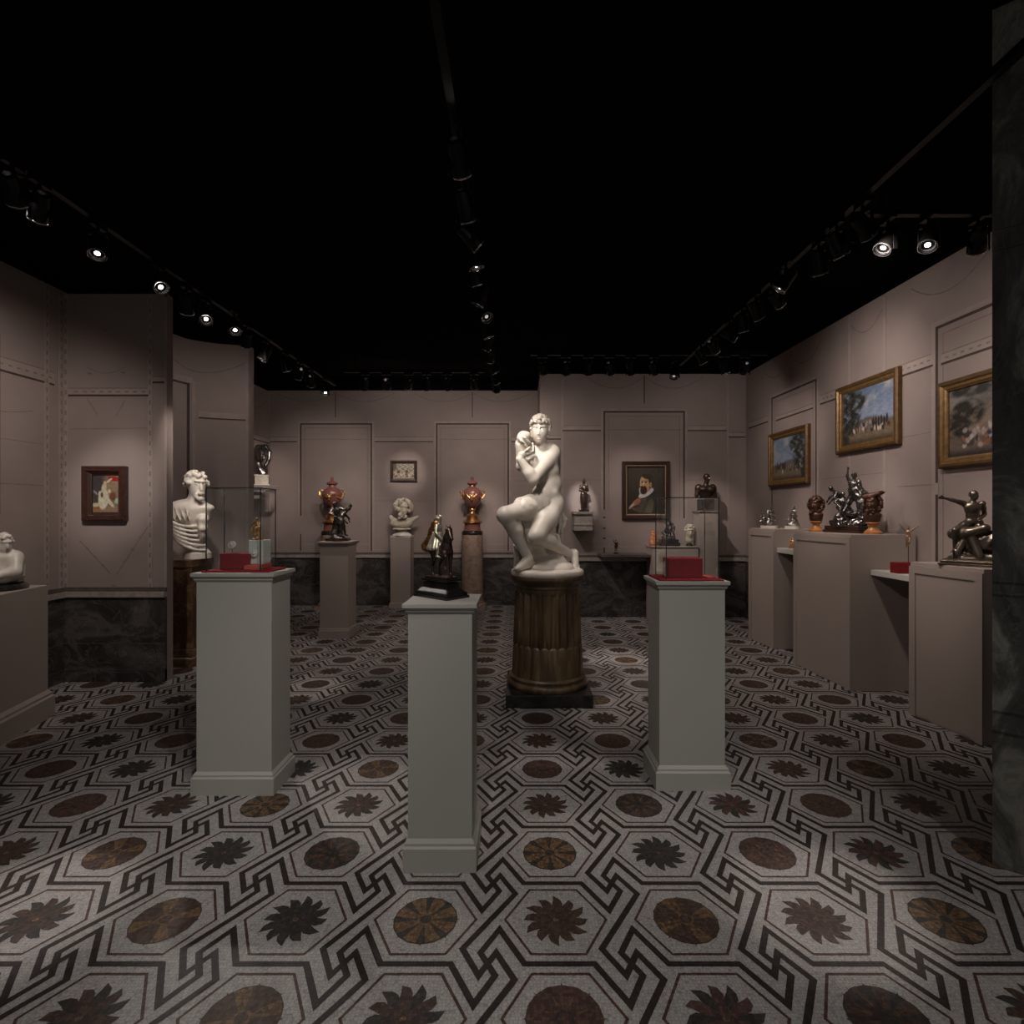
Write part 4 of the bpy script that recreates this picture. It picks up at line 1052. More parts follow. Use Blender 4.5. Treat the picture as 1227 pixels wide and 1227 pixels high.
# middle track
row([(-.28, .75, (-.33, 2.3, .5), 75, 75, N), (-.28, 1.3, (-1.45, 2.85, .6), 55, 60, N),  # both out of view, added as wide floods to fill the pedestal fronts
     (-.264, 2.40, (.10, 4.2, 1.75), 95, 28), (-.272, 2.78, (.22, 4.2, 1.25), 30, 40), (-.276, 3.09, (2.7, 4.6, .5), 70, 60, dk), (-.278, 3.33, (.66, 3.75, 0), 60, 18),
     (-.281, 3.57, (.14, 4.18, 1.55), 80, 44), (-.268, 3.93, (-1.72, 4.4, 0), 120, 15, dict(lit=False, blend=.8)), (-.275, 4.26, (.9, 2.9, 1.1), 20, 34, dk), (-.28, 4.65, (.95, 5.35, 0), 150, 16),
     (-.28, 5.0, (-1.6, 6.3, .3), 55, 80, dk), (-.28, 5.4, (-.687, 8.14, 1.4), 90, 24), (-.28, 5.85, (1.4, 6.4, 0), 55, 80, dk), (-.28, 6.3, (.5, 7.4, 1.9), 22, 100, dk), (-.28, 6.75, (-.2, 8.35, 1.9), 20, 100)],
    'on the middle ceiling track', 'spotlights of the middle track')
# left track
row([(-2.44, 1.0, (-1.5, 1.6, 0), 55, 70, N), (-2.42, 2.63, (-3.34, 4.57, 1.64), 120, 22, N), (-2.42, 2.78, (-3.75, 3.9, 1.6), 95, 88), (-2.446, 3.20, (-1.74, 1.96, 0), 150, 14, dict(blend=.8)), (-2.44, 3.72, (-.50, 2.35, 1.2), 60, 26),  # the first is out of view, a fill flood added for the near floor
     (-2.464, 4.08, (-3.05, 5.2, 1.40), 90, 30), (-2.459, 4.32, (-1.42, 2.87, 1.22), 95, 20), (-2.36, 4.56, (-.80, 2.72, 0), 100, 14, dict(blend=.8)), (-2.425, 4.90, (-3.2, 5.9, 1.9), 18, 130, dk), (-2.467, 5.36, (-3.5, 5.0, 1.0), 14, 60, dk),
     (-2.44, 5.75, (-2.05, 6.3, 1.35), 70, 28), (-2.43, 6.1, (-3.62, 7.75, 2.0), 90, 34), (-2.44, 6.45, (-2.9, 8.3, 1.7), 44, 80), (-2.42, 6.87, (-2.0, 6.2, 1.3), 40, 36)],
    'on the left ceiling track', 'spotlights of the left track')
# across the back left
row([(-1.85, 6.6, (-2.65, 8.2, 1.45), 48, 44), (-1.59, 6.6, (-1.72, 8.38, 2.03), 80, 22), (-1.32, 6.6, (-2.0, 8.38, 2.3), 26, 130, dk), (-1.11, 6.6, (-1.70, 8.14, 1.30), 50, 26), (-.86, 6.6, (-.65, 8.2, 1.35), 46, 36), (-.54, 6.6, (-.6, 8.38, 2.3), 22, 130, dk)],
    'on the back left track', 'spotlights across the back left bay', 'left end')
# across the back right
row([(.25, 5.88, (.7, 7.4, 2.1), 15, 120, dk), (.50, 5.88, (.845, 7.40, 1.60), 190, 13, dict(blend=.9, col=NEU)), (.74, 5.88, (1.2, 7.35, 1.1), 26, 70), (.97, 5.88, (1.69, 7.4, 1.72), 40, 40), (1.19, 5.88, (1.95, 7.1, 1.1), 60, 30), (1.44, 5.88, (2.41, 7.17, 1.6), 100, 28),
     (2.18, 5.85, (2.75, 5.9, 1.3), 22, 50), (2.41, 5.88, (2.5, 7.4, 2.2), 15, 130)],
    'on the back right track', 'spotlights across the back right bay', 'room middle')
# right track
row([(1.84, .95, (1.3, 1.6, 0), 45, 70, N), (1.835, 1.45, (.88, 2.8, .6), 58, 46, N), (1.852, 2.97, (3.14, 3.7, 2.1), 40, 90, dk), (1.834, 3.18, (2.95, 3.6, 1.25), 55, 34), (1.855, 3.41, (2.8, 4.4, .4), 18, 90, dk), (1.778, 3.67, (.50, 4.25, 1.25), 34, 26), (1.85, 3.97, (3.12, 4.95, 2.35), 40, 70, dk),  # first two out of view, added to fill near floor and right pedestal
     (1.81, 4.21, (2.88, 4.75, 1.42), 60, 34), (1.82, 4.49, (2.6, 5.3, .3), 16, 90, dk), (1.825, 4.78, (3.1, 4.6, 2.3), 22, 130, dk), (1.80, 5.12, (3.1, 6.3, 2.1), 44, 54), (1.80, 5.45, (2.8, 5.9, 1.35), 46, 34), (1.71, 6.05, (.85, 4.9, 0), 70, 30, dk)],
    'on the right ceiling track', 'spotlights of the right track')
row([(2.095, 3.128, (.88, 2.9, 1.15), 80, 22), (2.306, 3.10, (1.12, 1.99, 0), 135, 14, dict(blend=.8)), (2.6, 3.12, (3.12, 3.9, 2.4), 7, 130, dk)],
    'on the short right hand track', 'spotlights towards the right wall', 'long right track')
# ------------------------------------------------------------------ seated marble woman
def venus():
    base = np.array([VX, VY, .925])
    def V(cx, cy, y=0.0):
        px, py = 590+cx/5.842, 490+cy/5.842; Y = VY+y
        return np.array([(px-CX)/F*Y, Y, EYE-(py-CY)/F*Y])-base
    t = thing('marble_statue', 'life-like white marble nude woman seated with crossed arms, on the fluted column', 'statue', tuple(base))
    S = Sculpt(.03)
    # torso
    pel = V(388, 655, .02); bel = V(372, 590, -.03); wai = V(405, 520, .0); rib = V(375, 430, -.02); che = V(352, 365, -.03)
    S.ell(pel, (.128, .115, .105)); S.ell(V(408, 690, .06), (.075, .105, .10)); S.ell(bel, (.105, .085, .085)); S.ell(wai, (.095, .082, .085)); S.ell(rib, (.105, .085, .085))
    S.ell(che, (.118, .088, .075)); S.ell(V(400, 350, .03), (.085, .075, .09))
    S.ell(V(305, 392, -.095), (.046, .045, .046), None, .02); S.ell(V(272, 362, -.075), (.040, .042, .048), None, .02)
    S.ell(V(437, 430, .05), (.045, .06, .11), None, .03)          # flank in shade
    # neck and shoulders
    S.cap(V(352, 320, -.03), V(342, 225, -.055), .045, .040, .02)
    S.ell(V(415, 300, -.01), (.062, .058, .055)); S.ell(V(288, 315, -.02), (.055, .055, .05)); S.cap(V(300, 300, -.02), V(410, 285, -.005), .042, .045, .03)
    # her left arm, folded up across the chest
    sh = V(425, 315, -.02); el = V(285, 490, -.19); wr = V(192, 352, -.215)
    S.cap(sh, el, .058, .046, .018); S.ell(sh+(el-sh)*.4, .060, None, .02); S.ell(el+v3(.004, 0, -.004), .042, None, .015)
    S.cap(el, wr, .044, .029, .012); S.ell(el+(wr-el)*.3, .046, None, .02)
    # hand bent at the wrist: back of the hand to the right, fingers up to the neck
    S.ell(V(205, 322, -.215), (.030, .026, .028), None, .014); S.cap(V(205, 315, -.215), V(255, 308, -.205), .021, .019, .010)
    for i, (dx, dy) in enumerate(((0, 0), (8, 6), (13, 14), (16, 22))):
        S.path([V(250+dx*.6, 306+dy*.5, -.205+.012*i), V(284+dx*.3, 298+dy*.5, -.195+.012*i), V(289+dx*.2, 262+dy, -.185+.012*i), V(280+dx*.2, 238+dy, -.175+.012*i)], .0095, .007, .004)
    S.path([V(218, 305, -.225), V(245, 285, -.235), V(262, 268, -.225)], .011, .008, .005)
    # her right arm behind it, lifting the bundle to the shoulder
    el2 = V(205, 400, -.10); wr2 = V(186, 255, -.155)
    S.cap(V(288, 315, -.02), el2, .052, .042, .02); S.cap(el2, wr2, .040, .026, .012)
    S.ell(V(200, 205, -.175), (.032, .026, .036), rotz(.3), .012)
    for i in range(4):
        S.path([V(205+i*4, 185+i*8, -.185+.012*i), V(232+i*6, 200+i*8, -.195+.012*i), V(242+i*7, 228+i*3, -.19+.012*i)], .0095, .0075, .004)
    S.path([V(190, 200, -.19), V(205, 225, -.205), V(222, 236, -.205)], .011, .008, .005)
    S.ell(V(205, 252, -.12), (.052, .05, .055), None, .010); S.ell(V(222, 290, -.125), (.042, .04, .03), None, .015); S.ell(V(222, 190, -.11), (.05, .045, .040), None, .012)
    # legs
    hip = V(345, 672, -.03); kn = V(88, 742, -.25); an = V(252, 1045, -.12); toe = V(150, 1128, -.20)
    S.cap(hip, kn, .088, .060, .03); S.ell(hip+(kn-hip)*.42, (.088, .088, .088), None, .04); S.ell(kn, .058, None, .02)
    S.cap(kn, an, .054, .034, .016); S.ell(kn+(an-kn)*.34+v3(.022, .02, 0), .053, None, .03)
    S.ell(an, .036, None, .012); S.cap(V(268, 1080, -.085), V(185, 1112, -.18), .034, .027, .014); S.cap(V(245, 1052, -.13), V(170, 1115, -.2), .030, .020, .016)
    for i in range(5): S.cap(V(178+i*7, 1112+i*3, -.19+.004*i), V(148+i*9, 1126+i*3, -.205+.006*i), .011, .008, .004)
    hip2 = V(408, 690, -.01); kn2 = V(312, 890, -.20); an2 = V(548, 1018, .05); toe2 = V(585, 1105, .03)
    S.cap(hip2, kn2, .094, .064, .03); S.ell(hip2+(kn2-hip2)*.4, .092, None, .04); S.ell(kn2+v3(0, -.006, .004), .057, None, .02)
    S.cap(kn2, an2, .054, .033, .016); S.ell(kn2+(an2-kn2)*.32+v3(.012, .02, .012), .050, None, .03)
    S.ell(V(568, 1012, .06), .034, None, .014); S.cap(V(572, 1012, .06), V(580, 1095, .02), .034, .028, .014)
    for i in range(5): S.cap(V(562+i*10, 1098, .0+.008*i), V(556+i*12, 1120, -.03+.008*i), .011, .009, .004)
    # navel, spine of the belly
    S.ell(V(338, 580, -.125), .010, None, .008, 1)
    body_top = S
    # head
    R = head(S, V(334, 165, -.06), 1.38, (-.16, -1, .02), (.03, 0, 1), 'none', 3, soft=.45)
    body = S.build('body', 'white_marble', t, .0046)
    H = Sculpt(.006); c = V(334, 165, -.06)
    rnd = random.Random(5)
    f = _n((-.16, -1, .02)); u = _n(v3(.03, 0, 1)-f*np.dot(v3(.03, 0, 1), f)); r = np.cross(f, u)
    PT = lambda x, y, z: c+np.stack([r, f, u], 1)@v3(x, y, z)
    H.ell(PT(0, -.018, .050), (.070, .076, .078), None, .012)
    for i in range(330):
        a = rnd.uniform(0, 2*PI); z = rnd.uniform(-.45, 1); q = math.sqrt(1-z*z); x, y = q*math.cos(a), q*math.sin(a)
        if y > .2 and z < .12: continue
        H.ell(PT(x*.076, y*.080-.010, .052+z*.086), rnd.uniform(.008, .0135), None, .003)
    for s_ in (-1, 1):
        for k in range(4): H.ell(PT(s_*(.062+.004*math.sin(k*2)), -.005, .012-.013*k), .013, None, .005)
    H.build('hair', 'white_marble', t, .0042)
    # drapery over the lap, between the legs and at the side
    D = Sculpt(.02)
    D.cap(hip+(kn-hip)*.06+v3(0, -.006, .010), hip+(kn-hip)*.50+v3(0, -.004, .009), .101, .090, .02, 0, (.003, 60))
    ax_ = _n(kn-hip); e1 = _n(np.cross(ax_, (0, 0, 1))); e2 = np.cross(ax_, e1)
    for tt, rr in ((.53, .0860),):
        c0 = hip+(kn-hip)*tt+v3(0, -.002, .006)
        D.path([c0+(e1*math.cos(q*PI/8)+e2*math.sin(q*PI/8))*rr+ax_*.016*math.sin(q*PI/4+tt*9) for q in range(17)], .0060, .0060, .010)
    for k in range(5): D.path([V(240+12*k, 700+5*k, -.12), V(226+13*k, 780, -.10), V(238+10*k, 850+10*k, -.09), V(262+6*k, 915, -.08)], .026, .022, .010)
    for k in range(5): D.path([V(262+18*k, 905+6*k, -.07), V(275+20*k, 985, -.03), V(290+25*k, 1060, .02)], .030, .034, .014)
    D.build('drapery', 'white_marble', t, .0055)
    D = Sculpt(.014)
    D.path([V(466, 712, .06), V(460, 770, .07), V(436, 845, .06)], .030, .022, .014); D.path([V(470, 715, .05), V(492, 780, .05), V(480, 862, .05)], .024, .014, .008)
    D.path([V(474, 715, .07), V(508, 770, .07), V(500, 820, .07)], .020, .013, .008); D.path([V(462, 720, .04), V(445, 790, .03), V(425, 830, .03)], .022, .018, .008)
    D.path([V(470, 760, .03), V(472, 820, .03), V(462, 868, .03)], .012, .010, .006)
    D.build('drapery_tail', 'white_marble', t, .0045)
    # seat, rock and strut
    Q = Sculpt(.03)
    Q.cap(V(392, 790, .08), V(390, 1080, .12), .075, .11, .03, 0, (.006, 30)); Q.ell(V(400, 765, .09), (.085, .11, .05), None, .03)
    for k in range(6): Q.path([V(345+22*k, 870+4*k, -.01), V(352+24*k, 980, -.01), V(360+26*k, 1085, -.02)], .018, .022, .012)
    Q.ell(V(400, 1120, 0), (.19, .16, .085), None, .04, 0, (.005, 26))
    for k in range(4): Q.path([V(152+14*k, 952+6*k, -.03+.02*k), V(160+12*k, 1030, -.03+.02*k), V(160+14*k, 1118, -.05+.02*k)], .011, .014, .006)
    Q.build('rock_seat', 'white_marble', t, .006, floor=.03)
    mb = MB(); mb.lathe([(.272, 0), (.279, .008), (.281, .030), (.276, .040), (.262, .046), (.10, .052), (.001, .052)], 'white_marble', seg=64); mb.build('base', t, True)
venus()
# ------------------------------------------------------------------ pose library (fractions of the standing height, facing -y)
def mir(p): return (-p[0], p[1], p[2])
SIT = dict(pel=(0, .02, .13), che=(0, -.01, .325), nk=(0, -.015, .43), hd=(0, -.035, .525), sl=(.105, -.01, .395), el=(.15, -.06, .25), wl=(.08, -.17, .22), sr=(-.105, -.01, .395), er=(-.15, -.05, .25), wr=(-.10, -.17, .20),
           hl=(.052, .0, .11), kl=(.085, -.22, .15), al=(.08, -.24, -.09), tl=(.09, -.33, -.11), hr=(-.052, 0, .11), kr=(-.09, -.20, .19), ar=(-.08, -.27, -.04), tr=(-.09, -.36, -.07))
UP1 = dict(er=(-.20, -.04, .86), wr=(-.31, -.08, .98))
UP2 = dict(er=(-.20, -.03, .90), wr=(-.30, -.05, 1.03), el=(.21, -.03, .88), wl=(.34, -.05, .98))
STRIDE = dict(kl=(.14, -.10, .30), al=(.20, -.02, .05), tl=(.25, -.09, .02), kr=(-.12, -.08, .28), ar=(-.20, .04, .05), tr=(-.24, -.04, .02))
BEND = dict(che=(.06, -.12, .66), nk=(.09, -.19, .74), hd=(.12, -.27, .80), sl=(.17, -.15, .70), sr=(-.03, -.16, .70), el=(.25, -.22, .56), wl=(.20, -.30, .46), er=(-.05, -.28, .58), wr=(.05, -.34, .50), kl=(.13, -.12, .31), al=(.15, .03, .05), tl=(.17, -.06, .02))
CROUCH = dict(pel=(0, .05, .24), che=(.03, -.07, .40), nk=(.04, -.12, .49), hd=(.06, -.17, .57), sl=(.14, -.09, .45), sr=(-.07, -.10, .46), el=(.20, -.16, .32), wl=(.14, -.24, .22), er=(-.13, -.18, .34), wr=(-.02, -.26, .40),
              hl=(.05, .04, .22), kl=(.14, -.20, .30), al=(.13, -.06, .05), tl=(.15, -.15, .02), hr=(-.05, .04, .22), kr=(-.13, -.16, .12), ar=(-.12, .08, .05), tr=(-.12, .13, .02))
def rocks(S, r, h, seed=1, n=9, amp=.25):
    g = random.Random(seed); S.ell((0, 0, 0), (r, r*.8, h), None, r*.2, 0, (r*.06, 14/r))
    for i in range(n):
        a = g.uniform(0, 2*PI); S.ell((r*.65*math.cos(a), r*.5*math.sin(a), h*.3), (r*g.uniform(.25, .45), r*g.uniform(.2, .4), h*g.uniform(.5, 1.0)), None, r*.1, 0, (r*.05, 20/r, i))
def slab(parent, hx, hy, h, m, cut=.2, tiers=1, name='base', n=None):
    mb = MB()
    for k in range(tiers):
        f = 1-.12*k; x, y, c = hx*f, hy*f, min(hx, hy)*cut
        mb.prism([(-x+c, -y), (x-c, -y), (x, -y+c), (x, y-c), (x-c, y), (-x+c, y), (-x, y-c), (-x, -y+c)], h*k/tiers, h*(k+1)/tiers, m)
    return mb.build(name, parent, bevel=h*.06)
def socle(parent, r, h, m, name='socle', sq=False):
    mb = MB(); mb.lathe([(r, 0), (r*1.0, h*.16), (r*.88, h*.22), (r*.80, h*.28), (r*.52, h*.46), (r*.46, h*.6), (r*.55, h*.78), (r*.74, h*.86), (r*.78, h*.93), (r*.70, h)], m, seg=28)
    return mb.build(name, parent, True)

# ------------------------------------------------------------------ busts
def bust(S, H, z0, turn=0, hair='beard', drape=True, seed=2, wide=1.0, lean=0, headoff=(0, 0, 0), facez=0.05, soft=1.0):
    f = (math.sin(turn), -math.cos(turn), facez)
    S.ell((0, 0, z0+.085*H), (.135*H*wide, .080*H, .095*H), None, .03*H); S.ell((0, .0, z0+.125*H), (.150*H*wide, .070*H, .045*H), None, .03*H)
    S.ell((0, -.02*H, z0+.0*H), (.07*H, .055*H, .06*H), None, .04*H)
    hc = v3(*headoff)*H+v3(lean*H, -.01*H, z0+.265*H)
    S.cap((0, .005*H, z0+.14*H), hc-v3(0, 0, .04*H), .040*H, .034*H, .02*H)
    head(S, hc, H, f, (0, 0, 1), hair, seed, True, soft)
    if drape:
        for k in range(7):
            a = -.9+.28*k
            S.path([(-.145*H*wide+.015*H*k, -.045*H, z0+(.15-.012*k)*H), (-.08*H+.02*H*k, -.090*H, z0+(.075-.020*k)*H), (.05*H+.012*H*k, -.085*H, z0+(.04-.012*k)*H), (.13*H*wide, -.05*H, z0+(.12-.022*k)*H)], .010*H, .010*H, .006*H)
        S.path([(.10*H, -.075*H, z0+.135*H), (.11*H, -.095*H, z0+.05*H), (.10*H, -.08*H, z0-.03*H)], .022*H, .026*H, .012*H, 0, (.004*H, 60/H))
        S.ell((.115*H, -.075*H, z0+.115*H), (.032*H, .026*H, .030*H), None, .01*H)

s_ = 1
def left_bust():
    t = thing('marble_bust', 'large white marble bust of a draped man beside the partition', 'bust', (-3.045, 5.215, .975))
    mb = MB(); mb.lathe([(.118, 0), (.118, .05), (.105, .06), (.098, .075), (.085, .09), (.055, .11), (.046, .15), (.058, .18), (.075, .19), (.072, .205)], 'white_marble', seg=32); mb.build('socle', t, True)
    S = Sculpt(.02); H = 1.72
    S.ell((-.085, 0, .40), (.205, .125, .155), None, .05); S.ell((-.07, 0, .47), (.225, .11, .07), None, .05); S.ell((-.02, 0, .25), (.10, .08, .09), None, .05)
    S.cap((-.03, .0, .50), (.0, -.01, .60), .074, .066, .03)
    head(S, (.005, -.02, .685), H, (.80, -.60, -.10), (0.05, 0, 1), 'curl', 4); 
    for i in range(26):
        g = random.Random(i); S.ell((.055+g.uniform(-.03, .03), -.075+g.uniform(-.03, .02), .595+g.uniform(-.04, .03)), g.uniform(.016, .024), None, .006)
    for k in range(6):
        x0, x1 = -.318+.016*k, .075+.006*k; zt = .455-.030*k; dp = .155-.004*k
        S.path([(x0+(x1-x0)*q/12, -.055-.085*math.sin(PI*q/12), zt-dp*math.sin(PI*min(1, q/12*.62+.0)) -.02*k*q/12) for q in range(13)], .017, .013, .008)
    for k in range(5): S.path([(-.25+.05*k, -.06, .53), (-.235+.05*k, -.115, .47), (-.205+.048*k, -.135, .41), (-.17+.045*k, -.135, .36)], .008, .006, .010)
    S.ell((.095, -.075, .37), (.055, .05, .045), None, .015, 0, (.006, 60)); S.path([(.10, -.09, .36), (.105, -.10, .28), (.09, -.08, .20)], .04, .03, .015, 0, (.005, 55))
    S.build('body', 'white_marble', t, .0075)
left_bust()
def satyr():
    t = thing('marble_bust', 'white marble bust with wild curly hair on the slim beige pedestal', 'bust', (-1.75, 8.235, 1.043))
    mb = MB(); mb.box(-.15, .15, -.12, .12, 0, .025, 'white_marble'); mb.lathe([(.145, .025), (.135, .04), (.09, .07), (.065, .095), (.065, .105), (.13, .115), (.135, .125), (.12, .135)], 'white_marble', seg=28); mb.build('socle', t, True)
    S = Sculpt(.02); H = 1.75
    S.ell((-.01, 0, .20), (.17, .09, .075), None, .03); S.cap((-.12, .0, .24), (-.17, .01, .30), .05, .03, .02); S.cap((.10, 0, .23), (.235, -.02, .305), .055, .018, .03)
    S.cap((0, 0, .25), (.01, -.02, .36), .07, .065, .03); head(S, (.02, -.03, .42), H, (.35, -.93, -.08), (.1, 0, 1), 'none', 8)
    g = random.Random(9)
    for i in range(130):
        a = g.uniform(0, 2*PI); z = g.uniform(-.6, 1); q = math.sqrt(1-z*z); x, y = q*math.cos(a), q*math.sin(a)
        if y < -.35 and z < .45 and abs(x-.2) < .6: continue
        S.ell((.015+x*.125, -.01+y*.12, .45+z*.115), g.uniform(.018, .032), None, .008)
    for i in range(24): S.ell((.03+g.uniform(-.06, .07), -.11+g.uniform(-.02, .03), .33+g.uniform(-.05, .02)), g.uniform(.014, .022), None, .006)
    S.build('body', 'warm_marble', t, .0085)
satyr()
def corner_bust():
    t = thing('bronze_bust', 'black bust with a curved neck on a pale block, high in the back left corner', 'bust', (-3.62, 7.75, Z_(582, 7.75)), .4)
    mb = MB(); mb.box(-.10, .10, -.085, .085, 0, .02, 'white_marble'); mb.box(-.085, .085, -.07, .07, .02, .13, 'warm_marble'); mb.box(-.095, .095, -.08, .08, .13, .15, 'white_marble'); mb.build('block', t, bevel=.004)
    S = Sculpt(.02)
    S.path([(.01, 0, .155), (-.03, .0, .22), (-.05, .01, .30)], .075, .055, .02); head(S, (-.01, -.03, .42), 1.35, (.5, -.8, -.3), (.2, 0, 1), 'cap', 2)
    S.path([(-.06, .03, .33), (-.10, .04, .44), (-.05, .03, .54), (.05, .0, .55), (.10, -.03, .47), (.09, -.05, .37), (.05, -.06, .28), (.06, -.05, .19)], .042, .022, .015)
    S.build('body', 'bronze_cool', t, .0075)
corner_bust()
def torso_bust():
    t = thing('bronze_bust', 'dark bronze bust with bare shoulders on the very tall pedestal by the back wall', 'bust', (2.43, 7.175, 1.432), .1)
    mb = MB(); mb.box(-.085, .085, -.075, .075, 0, .15, 'bronze_cool'); mb.build('block', t, bevel=.004)
    S = Sculpt(.02); H = 1.15
    S.ell((0, 0, .26), (.10, .065, .08), None, .02); S.ell((0, 0, .19), (.075, .055, .06), None, .03); S.ell((-.095, 0, .30), (.045, .045, .05)); S.ell((.095, 0, .30), (.045, .045, .05))
    S.cap((-.105, 0, .29), (-.125, -.01, .20), .036, .028); S.cap((.105, 0, .29), (.12, -.01, .19), .036, .028)
    S.ell((-.04, -.05, .275), (.045, .03, .035)); S.ell((.045, -.05, .275), (.045, .03, .035)); S.cap((0, 0, .32), (.01, -.01, .39), .034, .03); head(S, (.012, -.015, .425), .78, (.3, -.95, 0), (0, 0, 1), 'cap', 5)
    S.build('body', 'bronze', t, .0065)
torso_bust()
def pair_bust(loc, rz, label, hat, seed):
    t = thing('bronze_bust', label, 'bust', loc, rz)
    socle(t, .066, .095, 'ochre_marble')
    S = Sculpt(.012); g = random.Random(seed)
    S.ell((0, 0, .125), (.056, .046, .050), None, .02, 0, (.003, 70)); S.ell((0, -.004, .155), (.064, .044, .026), None, .02); S.cap((0, 0, .15), (0, -.008, .20), .034, .034); head(S, (0, -.014, .245), .98, (0, -1, -.05), (0, 0, 1), 'none', seed, True, .7)
    for i in range(260):
        a = g.uniform(0, 2*PI); z = g.uniform(-.95, 1); q = math.sqrt(1-z*z); x, y = q*math.cos(a), q*math.sin(a)
        if y < -.30 and -.6 < z < .42: continue
        S.ell((x*.066, y*.064-.002, .244+z*.078), g.uniform(.007, .012), None, .004)
    for i in range(14): S.ell((g.uniform(-.03, .03), -.05+g.uniform(-.01, .012), .185+g.uniform(-.02, .012)), g.uniform(.008, .012), None, .004)
    if hat: S.box((.0, 0, .318), (.066, .058, .014), .010, roty(-.2)@rotx(.12), .02); S.ell((.058, 0, .334), (.028, .03, .014), None, .01)
    S.build('body', 'bronze_red', t, .0048)
pair_bust((2.715, 5.035, 1.2335), -.9, 'dark brown curly-haired bust, far end of the middle cabinet', False, 11)
pair_bust((2.865, 4.46, 1.232), -.9, 'dark brown bust with a flat cap, near end of the middle cabinet', True, 14)

# ------------------------------------------------------------------ urns
def urn(px, label):
    t = thing('red_urn', label, 'urn', (X_(px, 8.14), 8.14, 1.081), 0, 'red stone urns with gilt mounts')
    mb = MB(); mb.lathe([(.150, 0), (.156, .012), (.156, .040), (.146, .052), (.150, .060)], 'black_stone', seg=40); mb.build('plinth', t, True)
    mb = MB(); mb.lathe([(.126, .058), (.122, .075), (.116, .15), (.122, .172), (.128, .178)], 'porphyry', seg=40); mb.build('drum', t, True)
    mb = MB(); mb.lathe([(.142, .178), (.146, .190), (.140, .200), (.118, .210), (.092, .222), (.086, .262), (.090, .285), (.078, .298), (.048, .312), (.036, .335), (.038, .360), (.050, .368), (.042, .378), (.040, .392)], 'gilt', seg=40); mb.build('foot', t, True)
    mb = MB(); mb.lathe([(.030, .388), (.060, .405), (.105, .455), (.132, .52), (.142, .575), (.140, .615), (.122, .655), (.090, .683), (.062, .694), (.050, .708), (.046, .735)], 'porphyry', seg=48); mb.build('bowl', t, True)
    mb = MB(); mb.lathe([(.050, .735), (.074, .745), (.080, .756), (.074, .770), (.050, .785), (.026, .795), (.018, .81), (.024, .825), (.018, .845), (.004, .86)], 'porphyry', seg=36); mb.build('lid', t, True)
    G = MB()
    for s in (-1, 1):       # curved ram's-horn handles
        G.tube([(s*.128, 0, .65), (s*.160, -.005, .662), (s*.182, -.01, .640), (s*.176, -.02, .590), (s*.152, -.03, .545), (s*.128, -.04, .535)], [.010, .013, .014, .013, .012, .010], 'gilt', 8)
    h = G.build('handle', t, True)
    G = MB()                 # garland of festoons with a mask
    for k in range(6):
        a0 = -PI/2+(k-.5)*PI/3; pts = []
        for q in range(9):
            a = a0+PI/3*q/8; z = .60-.055*(1-(q/4-1)**2); r = .139+.004 if z > .56 else .140
            pts.append(((r+.004)*math.cos(a), (r+.004)*math.sin(a), z))
        G.tube(pts, [.006+.004*(1-(q/4-1)**2) for q in range(9)], 'gilt', 8)
    G.build('garland', t, True)
    S = Sculpt(.008); S.ell((0, -.143, .555), (.026, .016, .032)); S.ell((0, -.157, .555), (.006, .008, .012)); S.ell((0, -.145, .520), (.016, .014, .018)); S.ell((-.02, -.142, .585), (.014, .012, .014)); S.ell((.02, -.142, .585), (.014, .012, .014))
    S.build('mask', 'gilt', t, .005)
    return t
urn(566, 'red stone urn with gilt mounts on the pinkish column behind the bronze rider')
urn(398, 'red stone urn with gilt mounts rising behind the wrestling bronze group')

# ------------------------------------------------------------------ the rider
def horse(S, s, at=(0, 0, 0), lift=True):
    P = lambda x, y, z: np.array(at)+v3(x, y, z)*s
    k = .05*s
    S.ell(P(0, 0, .60), v3(.30, .135, .145)*s, None, k); S.ell(P(.24, 0, .62), v3(.15, .13, .16)*s, None, k); S.ell(P(-.27, 0, .63), v3(.17, .145, .165)*s, None, k)
    S.path([P(.25, 0, .70), P(.33, 0, .86), P(.36, 0, 1.00)], .115*s, .075*s, k); S.cap(P(.37, 0, 1.01), P(.49, 0, .83), .072*s, .042*s, .03*s); S.ell(P(.495, 0, .83), v3(.05, .042, .045)*s, None, .02*s)
    for q in (-1, 1): S.cap(P(.34, q*.035, 1.05), P(.35, q*.05, 1.13), .02*s, .006*s, .01*s)
    for q in range(6): S.ell(P(.20+.022*q, 0, .78+.05*q), v3(.05, .03, .05)*s, None, .02*s)
    L = [((.24, .085, .55), (.25, .09, .34), (.24, .09, .08), (.27, .09, .03)), ((.25, -.085, .55), (.40, -.09, .46), (.36, -.09, .24), (.39, -.09, .18)),
         ((-.28, .09, .55), (-.20, .10, .36), (-.33, .10, .22), (-.31, .10, .03)), ((-.26, -.09, .55), (-.16, -.10, .36), (-.28, -.10, .22), (-.26, -.10, .03))]
    for i, l in enumerate(L):
        r0 = .075 if i < 2 else .10
        S.cap(P(*l[0]), P(*l[1]), r0*s, .045*s, .03*s); S.cap(P(*l[1]), P(*l[2]), .042*s, .028*s, .015*s); S.cap(P(*l[2]), P(*l[3]), .030*s, .034*s, .012*s)
        S.ell(P(l[3][0]+.015, l[3][1], l[3][2]-.005), v3(.045, .038, .03)*s, None, .01*s)
    S.path([P(-.42, 0, .68), P(-.50, 0, .60), P(-.50, 0, .40), P(-.46, 0, .20)], .045*s, .03*s, .02*s, 0, (.006*s, 60/s))
